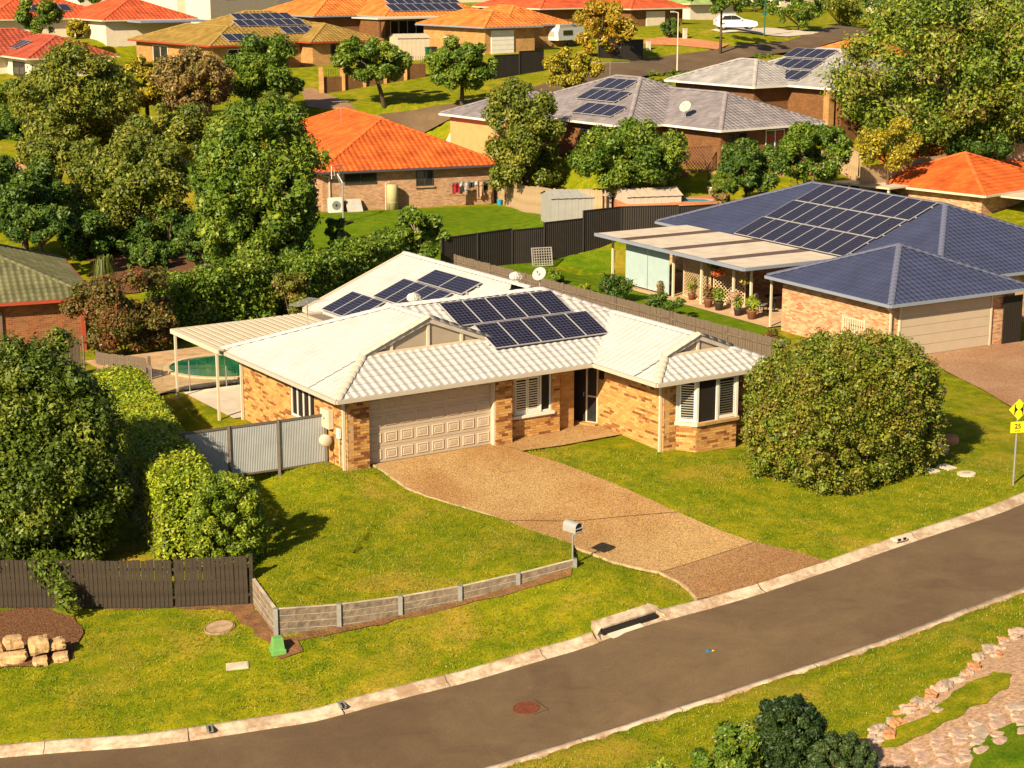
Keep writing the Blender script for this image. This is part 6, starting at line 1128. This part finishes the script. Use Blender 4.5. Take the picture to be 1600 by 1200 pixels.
b = at_d(536, 331, 107); t = thing('basketball_hoop', 'portable basketball hoop beside the orange house', 'basketball hoop', (b[0], b[1], Z(*b[:2])), 60); MB().box(-.4, -.5, 0, .4, .3, .15).build('base', BLACK, t, bevel=.03); MB().tube([(0, 0, .1), (0, 0, 2.5), (0, .35, 3.0)], .05, 8).build('pole', GALV, t); MB().box(-.55, .36, 2.75, .55, .39, 3.5).build('backboard', PFG, t); fr_ = MB(); [fr_.bar(a, b_, .04, .04) for a, b_ in (((-.55, .38, 2.75), (.55, .38, 2.75)), ((-.55, .38, 3.5), (.55, .38, 3.5)), ((-.55, .38, 2.75), (-.55, .38, 3.5)), ((.55, .38, 2.75), (.55, .38, 3.5)), ((-.25, .4, 2.9), (.25, .4, 2.9)), ((-.25, .4, 3.25), (.25, .4, 3.25)), ((-.25, .4, 2.9), (-.25, .4, 3.25)), ((.25, .4, 2.9), (.25, .4, 3.25)))]; fr_.build('board_frame', WHITE, t); MB().tube([(.22 * math.cos(a), .64 + .22 * math.sin(a), 2.9) for a in [2 * math.pi * k / 16 for k in range(17)]], .012, 5).build('rim', mat('hoop_orange', (.5, .1, .02), .5), t); MB().bar((0, .02, 2.1), (0, .36, 2.9), .04).build('strut', GALV, t)
def shed(label, p, deg, w, d, h, m, group='garden sheds', rise=.35):
    t = thing('garden_shed', label, 'shed', p, deg, group); n = int(w / .2)
    for s, a in (('F', 0), ('B', d)):
        for k in range(n): MB().box(k * w / n, a - .012 * (k % 2), -.3, (k + 1) * w / n - .004, a + .03, h).build('wall_sheet', m, t)
    MB().box(0, .03, -.3, .03, d - .03, h).box(w - .03, .03, -.3, w, d - .03, h).build('side_wall', m, t); nr = int(w / .25)
    for k in range(nr): x0, x1 = -.1 + (w + .2) * k / nr, -.1 + (w + .2) * (k + 1) / nr; o = .012 if k % 2 else 0; MB().add([(x0, -.1, h + o), (x1, -.1, h + o), (x1, d / 2, h + rise + o), (x0, d / 2, h + rise + o), (x1, d + .1, h + o), (x0, d + .1, h + o)], [(0, 1, 2, 3), (3, 2, 4, 5)]).build('roof_sheet', m, t)
    MB().add([(0, 0, h), (0, d, h), (0, d / 2, h + rise), (w, 0, h), (w, d, h), (w, d / 2, h + rise)], [(0, 2, 1), (3, 4, 5)]).build('gable_end', m, t); return t
b = at_d(862, 352, 103); shed('grey garden shed behind the dark steel fence left of the pool', (b[0], b[1], Z(*b[:2]) - .1), 14, 3.6, 2.4, 1.75, mat('shed_grey', (.3, .29, .27), .5, .06, 2)); b = at_d(980, 365, 101); shed('tan garden shed beside the blue roof ridge', (b[0], b[1], Z(*b[:2]) - .1), 14, 3.2, 2.4, 1.75, mat('shed_tan', (.45, .36, .28), .5, .06, 2)); b = at_d(305, 426, 96); shed('small green grey shed under the dense dark tree', (b[0], b[1], Z(*b[:2])), 5, 1.5, .9, .85, mat('shed_olive', (.16, .14, .09), .6, .06, 2), rise=.08); b = at_d(622, 88, 160); shed('cream garden shed behind the street trees', (b[0], b[1], Z(*b[:2])), 20, 2.9, 2.6, 2.0, mat('shed_cream', (.46, .37, .26), .6, .06, 2))
b = at_d(832, 412, 94.3); o = lattice('square grey trellis panel leaning on the dark steel fence', (b[0], b[1], Z(*b[:2])), 18, 1.15, 1.0, mat('trellis_grey', (.26, .23, .2), .9), .14, .035, square=True); o.rotation_euler = (R(-14), 0, R(18))
b = at_d(342, 424, 95); t = thing('green_bag', 'small green bag beside the shed', 'bag', (b[0], b[1], Z(*b[:2])), 0); MB().lathe([(.2, 0), (.28, .15), (.2, .35), (.05, .42), (.001, .42)], 10).build('sack', mat('green_plastic', (.01, .2, .07), .5, .3, 6), t, True); MB().tube([(0, 0, .4), (.06, 0, .5)], .02, 5).build('neck', mat('green_plastic', (.01, .2, .07)), t)
# terrace and blue pool of the mauve roofed house
RPAV = mat('red_paving', (.42, .16, .07), .9, .2, 3); tz = 2.35
tp = [at_d(x, y, D)[:2] for x, y, D in ((955, 300, 106), (1140, 300, 106), (1128, 318, 101), (965, 318, 101))]
t = thing('pool_terrace', 'red paved pool terrace below the mauve roofed house', None); t['kind'] = 'structure'; MB().prism([tuple(q) for q in tp], .5, tz).build('paving', RPAV, t)
t = thing('blue_pool', 'small pale blue pool on the red terrace', 'pool', (0, 0, 0)); c_ = at_d(1060, 313, 102.6); MB().prism([(c_[0] + 2.1 * math.cos(a), c_[1] + .9 * math.sin(a)) for a in [2 * math.pi * k / 24 for k in range(24)]], tz - .2, tz + .02).build('water', POOLB, t); rim = MB(); [rim.bar((c_[0] + 2.15 * math.cos(a), c_[1] + .95 * math.sin(a), tz + .01), (c_[0] + 2.15 * math.cos(a + .262), c_[1] + .95 * math.sin(a + .262), tz + .01), .18, .06) for a in [2 * math.pi * k / 24 for k in range(24)]]; rim.build('coping', RPAV, t)
wa, wb = at_d(1020, 290, 106.2), at_d(1152, 285, 107); t = thing('terrace_wall', 'brick retaining wall with steps behind the blue pool', 'wall', (wa[0], wa[1], tz), math.degrees(math.atan2(wb[1] - wa[1], wb[0] - wa[0]))); Lw = float(np.linalg.norm((wb - wa)[:2])); MB().box(0, 0, -.6, Lw * .42, .3, 1.15).build('wall', BRKR, t); MB().box(Lw * .68, 0, -.6, Lw, .3, 1.15).build('wall', BRKT, t); [MB().box(Lw * .43, .28 * k, -.2, Lw * .67, .28 * k + .27, .19 * (k + 1)).build('step', RPAV, t) for k in range(6)]; MB().tube([(Lw * .66, 0, .2), (Lw * .66, 0, 1.0), (Lw * .66, 1.6, 2.1)], .025, 6).build('handrail', BRF, t)
b = at_d(1072, 262, 107.4); lattice('dark lattice screen under the mauve roof verandah', (b[0], b[1], 3.4), 30, 1.9, 1.5, mat('red_lattice', (.18, .08, .05), .8), .16, .035)
b = at_d(1043, 282, 105.8); t = thing('agave', 'grey green agave on top of the terrace wall', 'plant', (b[0], b[1], tz + 1.15)); [MB().add([(-.08 * math.sin(a), .08 * math.cos(a), 0), (.08 * math.sin(a), -.08 * math.cos(a), 0), (.7 * math.cos(a), .7 * math.sin(a), .55 + .2 * (k % 2)), (.3 * math.cos(a), .3 * math.sin(a), .3)], [(0, 1, 2, 3), (0, 3, 2)]).build('leaf', mat('agave_leaf', (.1, .17, .09), .5), t) for k, a in enumerate([2 * math.pi * k / 13 for k in range(13)])]
def pot(label, p, s, m, pal, seed, n=160, group='potted plants', fl=None, hgt=.5):
    t = thing('potted_plant', label, 'potted plant', p, 0, group); MB().lathe([(.14 * s, 0), (.2 * s, .3 * s), (.22 * s, .32 * s), (.22 * s, .36 * s), (.18 * s, .36 * s), (.17 * s, .32 * s), (.001, .32 * s)], 16).build('pot', m, t, True); v, f, col = leafcloud([(0, 0, (.36 + hgt * .6) * s, .26 * s, .26 * s, hgt * .6 * s)], n, .16 * s, GP[pal] if isinstance(pal, str) else pal, seed, .8); npmesh('foliage', v, f, LEAF, t, col)
    if fl: v, f, col = leafcloud([(0, 0, (.4 + hgt * .6) * s, .27 * s, .27 * s, hgt * .6 * s)], fl[0], .1 * s, fl[1], seed + 1, .2, 1.); tag(npmesh('flowers', v, f, FLOW, t, col), kind='stuff')
    return t
TERR = mat('terracotta_pot', (.2, .08, .04), .8); WPOT = mat('white_pot', (.6, .56, .5), .5); DPOT = mat('dark_pot', (.05, .035, .03), .6)
b = at_d(1052, 306, 104.5); pot('white pot at the foot of the terrace steps', (b[0], b[1], tz), 1.5, WPOT, 'bright', 1, 50, hgt=.2); b = at_d(1113, 303, 105); pot('white pot at the right end of the red terrace', (b[0], b[1], tz), 1.4, WPOT, 'mid', 2, 50, hgt=.2)
pot('low pot of pinkish foliage on the patio edge', bw(.75, 13.6), 1.15, TERR, ((.2,.09,.05), (.15,.1,.03), (.12,.13,.03)), 3, 260); pot('pot of green foliage on the patio edge between posts', bw(.75, 12.75), 1.15, DPOT, 'mid', 4, 260); pot('dark pot with upright leaves beside the last patio post', bw(.7, 11.2), 1.0, DPOT, 'mid', 5, 160); pot('spiky pale green potted plant near the downpipe', bw(.75, 10.2), 1.2, TERR, 'bright', 6, 260); pot('small flowering pot in front of the tan lattice', bw(1.2, 15.6), .9, TERR, 'olive', 7, 160, fl=(20, ((.6, .15, .2),)), hgt=.8); pot('pot of red flowers at the foot of the blue blind', bw(.5, 17.3), .8, TERR, 'brown', 8, 160, fl=(24, ((.6, .08, .04),)))
t = thing('stone_pedestal', 'carved tan pedestal standing by the patio post', 'pedestal', bw(.75, 11.55), 20); MB().lathe([(.24, 0), (.24, .1), (.17, .2), (.15, .6), (.17, .8), (.24, .9), (.24, .98), (.001, .98)], 12).build('column', mat('pedestal_tan', (.34, .2, .14), .9, .2, 8), t); MB().lathe([(.28, .98), (.28, 1.04), (.001, 1.04)], 12).build('cap', mat('pedestal_tan', (.34, .2, .14)), t)
def basket(label, p, cols, seed): t = thing('hanging_basket', label, 'hanging basket', p, 0, 'hanging baskets'); MB().lathe([(.05, -.15), (.2, 0), (.001, 0)], 12).build('bowl', BARK, t); [MB().tube([(.19 * math.cos(a), .19 * math.sin(a), 0), (0, 0, .5)], .006, 4).build('chain', BLACK, t) for a in (0, 2.1, 4.2)]; v, f, col = leafcloud([(0, 0, .08, .36, .36, .18)], 200, .14, cols, seed, .8); npmesh('foliage', v, f, LEAF, t, col)
basket('hanging basket of bright orange red flowers under the patio roof', bw(.95, 13.1, 1.1), ((.62, .12, .03), (.6, .16, .04), (.2, .16, .02)), 1); basket('yellow green hanging basket under the patio roof right of the red one', bw(1.1, 11.1, 1.0), 'x' and ((.26, .2, .03), (.35, .26, .06), (.12, .14, .02)), 2); basket('small pale hanging basket left of the red one', bw(1.3, 13.9, 1.25), ((.3, .24, .05), (.16, .16, .02)), 3)
def chair(label, p, deg): 
    t = thing('outdoor_chair', label, 'chair', p, deg, 'patio chairs'); MB().box(-.25, -.25, .42, .25, .25, .46).build('seat', GALV, t); [MB().box(x - .02, y - .02, 0, x + .02, y + .02, .42).build('leg', BLACK, t) for x in (-.23, .23) for y in (-.23, .23)]; [MB().box(-.22 + k * .09, .22, .46, -.16 + k * .09, .25, .95).build('back_slat', GALV, t) for k in range(5)]
chair('metal patio chair facing the yard', bw(2.0, 11.1), 60); chair('second metal patio chair deeper in the patio shade', bw(2.6, 12.2), 75)
t = thing('patio_table', 'dark round patio table between the chairs', 'table', bw(2.9, 11.2), 0); MB().lathe([(.5, .7), (.5, .74), (.001, .74)], 20).build('top', BLACK, t); MB().lathe([(.25, 0), (.04, .06), (.04, .7)], 12).build('pedestal', BLACK, t)
# white picket panels by the blue house garage
def picket(label, p, deg, w, h): 
    t = thing('picket_fence', label, 'fence', p, deg, 'white picket panels'); n = int(w / .14)
    for k in range(n + 1): MB().box(k * w / n - .025, -.012, -.1, k * w / n + .025, .012, h).build('picket', CREAM, t)
    MB().bar((-.04, .02, h - .05), (w + .04, .02, h - .05), .03, .05).bar((-.04, .02, .15), (w + .04, .02, .15), .03, .05).build('rail', CREAM, t); MB().box(-.08, -.04, -.2, -.03, .05, h + .05).box(w + .03, -.04, -.2, w + .08, .05, h + .05).build('post', CREAM, t)
picket('white picket panel on the brick side wall of the garage', bw(-.25, 2.6, .0), 30.5 - 90, 1.3, 1.0); picket('white picket gate at the end of the timber fence', (*wf[3], Z(*wf[3]) + .1), 22, 1.3, .95)
# ---------------------------------------------------------------- back street
wa, wb, wc = at_d(503, 152, 146), at_d(560, 146, 147.5), at_d(664, 126, 152)
t = thing('street_wall', 'low brown brick wall with piers along the back street', 'wall', (0, 0, 0))
for p, q in ((wa, wc),):
    d = (q - p)[:2]; L = np.linalg.norm(d); d = d / L; n = 5
    for k in range(n):
        a, b = p[:2] + d * L * k / n, p[:2] + d * L * (k + 1) / n; z = min(Z(*a), Z(*b)); MB().bar((*a, z + .35), (*b, z + .35), .24, 1.9).build('wall_panel', BRKD, t); MB().box(a[0] - .2, a[1] - .2, z - .5, a[0] + .2, a[1] + .2, z + 2.1).build('pier', BRKT, t)
        [MB().tube([(*(a + (b - a) * j / 9), z + 1.3), (*(a + (b - a) * j / 9), z + 1.95)], .02, 4).build('railing_bar', BLACK, t) for j in range(1, 9)]
steel_fence('dark sheet fence in front of the far orange house', [at_d(772, 110, 150)[:2], at_d(850, 100, 154)[:2]], 1.7, STEELD); steel_fence('dark sheet fence beside the caravan lawn', [at_d(935, 84, 163)[:2], at_d(1005, 76, 166)[:2]], 1.7, STEELD)
drape('red_driveway', gp((1010,62),(1040,58),(1140,70),(1120,78),(1060,72),(1000,70)), mat('red_concrete', (.42, .17, .07), .9, .15, 2), .06, 'red concrete driveway across the back street', step=2); drape('brown_driveway', DRV2, mat('brown_concrete', (.27, .15, .075), .9, .15, 2), .06, 'brown driveway beside the brick street wall', step=2); drape('pale_driveway', [tuple(at_d(*q)[:2]) for q in ((650,198,131),(720,186,134),(752,198,128),(700,214,125))], CONC2, .08, 'pale driveway apron behind the orange roof', step=2); drape('far_driveway', gp((1110,48),(1200,44),(1290,52),(1230,58),(1130,52)), CONC2, .07, 'pale concrete driveway under the white car', step=2)
b = G(1058, 111); t = thing('street_lamp', 'slim pale street lamp on the back street verge', 'street lamp', b, 0); MB().tube([(0, 0, -.2), (0, 0, 5.0)], [.07, .045], 8).build('pole', CREAM, t); MB().tube([(0, 0, 5.0), (-.35, 0, 5.1)], .04, 6).build('arm', CREAM, t); MB().box(-.7, -.12, 5.02, -.3, .12, 5.16).build('lamp_head', GALV, t, bevel=.03)
b = G(1194, 56); t = thing('sign_post', 'dark green street sign post on the far verge', 'sign post', b, 0); PGR = mat('post_green', (.01, .09, .06), .5); MB().tube([(0, 0, -.2), (0, 0, 4.6)], .06, 8).build('pole', PGR, t); MB().box(-.2, -.03, 2.0, .2, .03, 2.4).build('plate', PGR, t); MB().lathe([(.14, 0), (.12, .2), (.06, .22)], 10).build('base', PGR, t)
for px, py, D, lb in ((1070, 61, 178, 'white letterbox pillar at the end of the red driveway'), (1013, 78, 166, 'small grey service box on the verge lawn')): b = G(px, py); t = thing('verge_pillar', lb, 'pillar', b, 20, 'small verge pillars'); MB().box(-.2, -.15, -.1, .2, .15, .95 if D > 170 else .75).build('body', CONC2, t, bevel=.03); MB().box(-.22, -.17, .95 if D > 170 else .75, .22, .17, 1.02 if D > 170 else .82).build('cap', CONC2, t)
# parked white car
b = G(1149, 46); t = thing('parked_car', 'white hatchback car parked under the tree across the back street', 'car', b, 4); CARW = mat('car_white', (.7, .68, .65), .25, .02, 2, spec=.5)
body = [(-2.1, .45), (-2.12, .85), (-1.9, 1.05), (-1.55, 1.42), (-.9, 1.5), (-.1, 1.46), (.65, 1.05), (1.5, .92), (2.02, .78), (2.1, .45), (1.8, .28), (-1.8, .28)]
def slab(poly, y0, y1, name, m, par, ins=0.): return MB().add([(x, y0 + (ins if z > 1.0 else 0), z) for x, z in poly] + [(x, y1 - (ins if z > 1.0 else 0), z) for x, z in poly], [tuple(range(len(poly))), tuple(range(2 * len(poly) - 1, len(poly) - 1, -1))] + [(i, len(poly) + i, len(poly) + (i + 1) % len(poly), (i + 1) % len(poly))[::-1] for i in range(len(poly))]).build(name, m, par)
cb = slab(body, -.85, .85, 'body', CARW, t, .16)
for nm, pl_ in (('rear_window', [(-1.5, 1.02), (-1.3, 1.36), (-.62, 1.42), (-.62, 1.02)]), ('front_window', [(-.55, 1.02), (-.55, 1.42), (-.12, 1.39), (.52, 1.04)])): slab(pl_, -.8, -.7, nm, GLASS, t)
MB().add([(.68, -.62, 1.06), (.68, .62, 1.06), (-.04, .6, 1.47), (-.04, -.6, 1.47)], [(0, 1, 2, 3)]).build('windscreen', GLASS, t)
for x in (-1.35, 1.3):
    for y in (-.8, .62):
        mb = MB().lathe([(.2, 0), (.33, .0), (.33, .2), (.2, .2)], 18); mb.v = [(a + x, c + y, b + .33) for a, b, c in mb.v]; w_ = mb.build('wheel', BLACK, t); mb = MB().lathe([(.2, -.01), (.001, -.02)], 14, cap=False); mb.v = [(a + x, c + y, b + .33) for a, b, c in mb.v]; mb.build('rim', GALV, w_)
MB().box(1.95, -.75, .68, 2.06, -.4, .8).build('headlight', GLASS, t); MB().box(-2.13, -.75, .85, -2.03, -.5, 1.0).build('tail_light', mat('tail_red', (.3, .01, .01), .4), t); MB().box(.35, -.98, .98, .5, -.84, 1.1).build('mirror', CARW, t); MB().box(-.3, -.87, .8, -.1, -.852, .83).build('door_handle', GALV, t)
# caravan
b = G(880, 72); t = thing('camper_trailer', 'white pop top camper trailer parked by the far orange house', 'caravan', b, 50); slab([(-1.9, .6), (-2.0, 1.35), (-1.8, 1.75), (1.8, 1.75), (2.1, 1.35), (1.8, .6)], -.95, .95, 'body', CARW, t); MB().box(-1.7, -.9, 1.75, 1.7, .9, 2.05).build('pop_top', CREAM, t, bevel=.04); slab([(-1.2, 1.05), (-1.2, 1.5), (.2, 1.5), (.2, 1.05)], -.97, -.952, 'window', GLASS, t); MB().box(-2.03, -.5, 1.0, -1.95, .5, 1.45).build('front_window', mat('tan_cover', (.36, .28, .18), .7), t); MB().tube([(-1.9, 0, .5), (-3.0, 0, .5)], .05, 6).tube([(-2.9, 0, .0), (-2.9, 0, .5)], .04, 6).build('tow_bar', GALV, t)
for y in (-.95, .75): mb = MB().lathe([(.15, 0), (.32, .0), (.32, .2), (.15, .2)], 16); mb.v = [(a, c + y, b + .32) for a, b, c in mb.v]; mb.build('wheel', BLACK, t)
for px, D, lb, c in ((668, 161, 'green lidded bin beside the cream shed', (.01, .1, .05)), (676, 161, 'dark bin beside the green lidded bin', (.03, .03, .03))): b = at_d(px, 88, D); t = thing('wheelie_bin', lb, 'bin', (b[0], b[1], Z(*b[:2])), 30, 'wheelie bins'); MB().add([(-.22,-.25,.05),(.22,-.25,.05),(.22,.25,.05),(-.22,.25,.05),(-.29,-.3,1.),(.29,-.3,1.),(.29,.36,1.),(-.29,.36,1.)], [(0,3,2,1),(4,5,6,7),(0,1,5,4),(1,2,6,5),(2,3,7,6),(3,0,4,7)]).build('bin_body', mat('bin_%d' % px, c, .6), t); MB().box(-.3, -.34, 1.002, .3, .38, 1.07).build('lid', mat('bin_%d' % px, c), t); [MB().tube([(x, .25, .1), (x + .06, .25, .1)], .1, 8).build('wheel', BLACK, t) for x in (-.28, .2)]
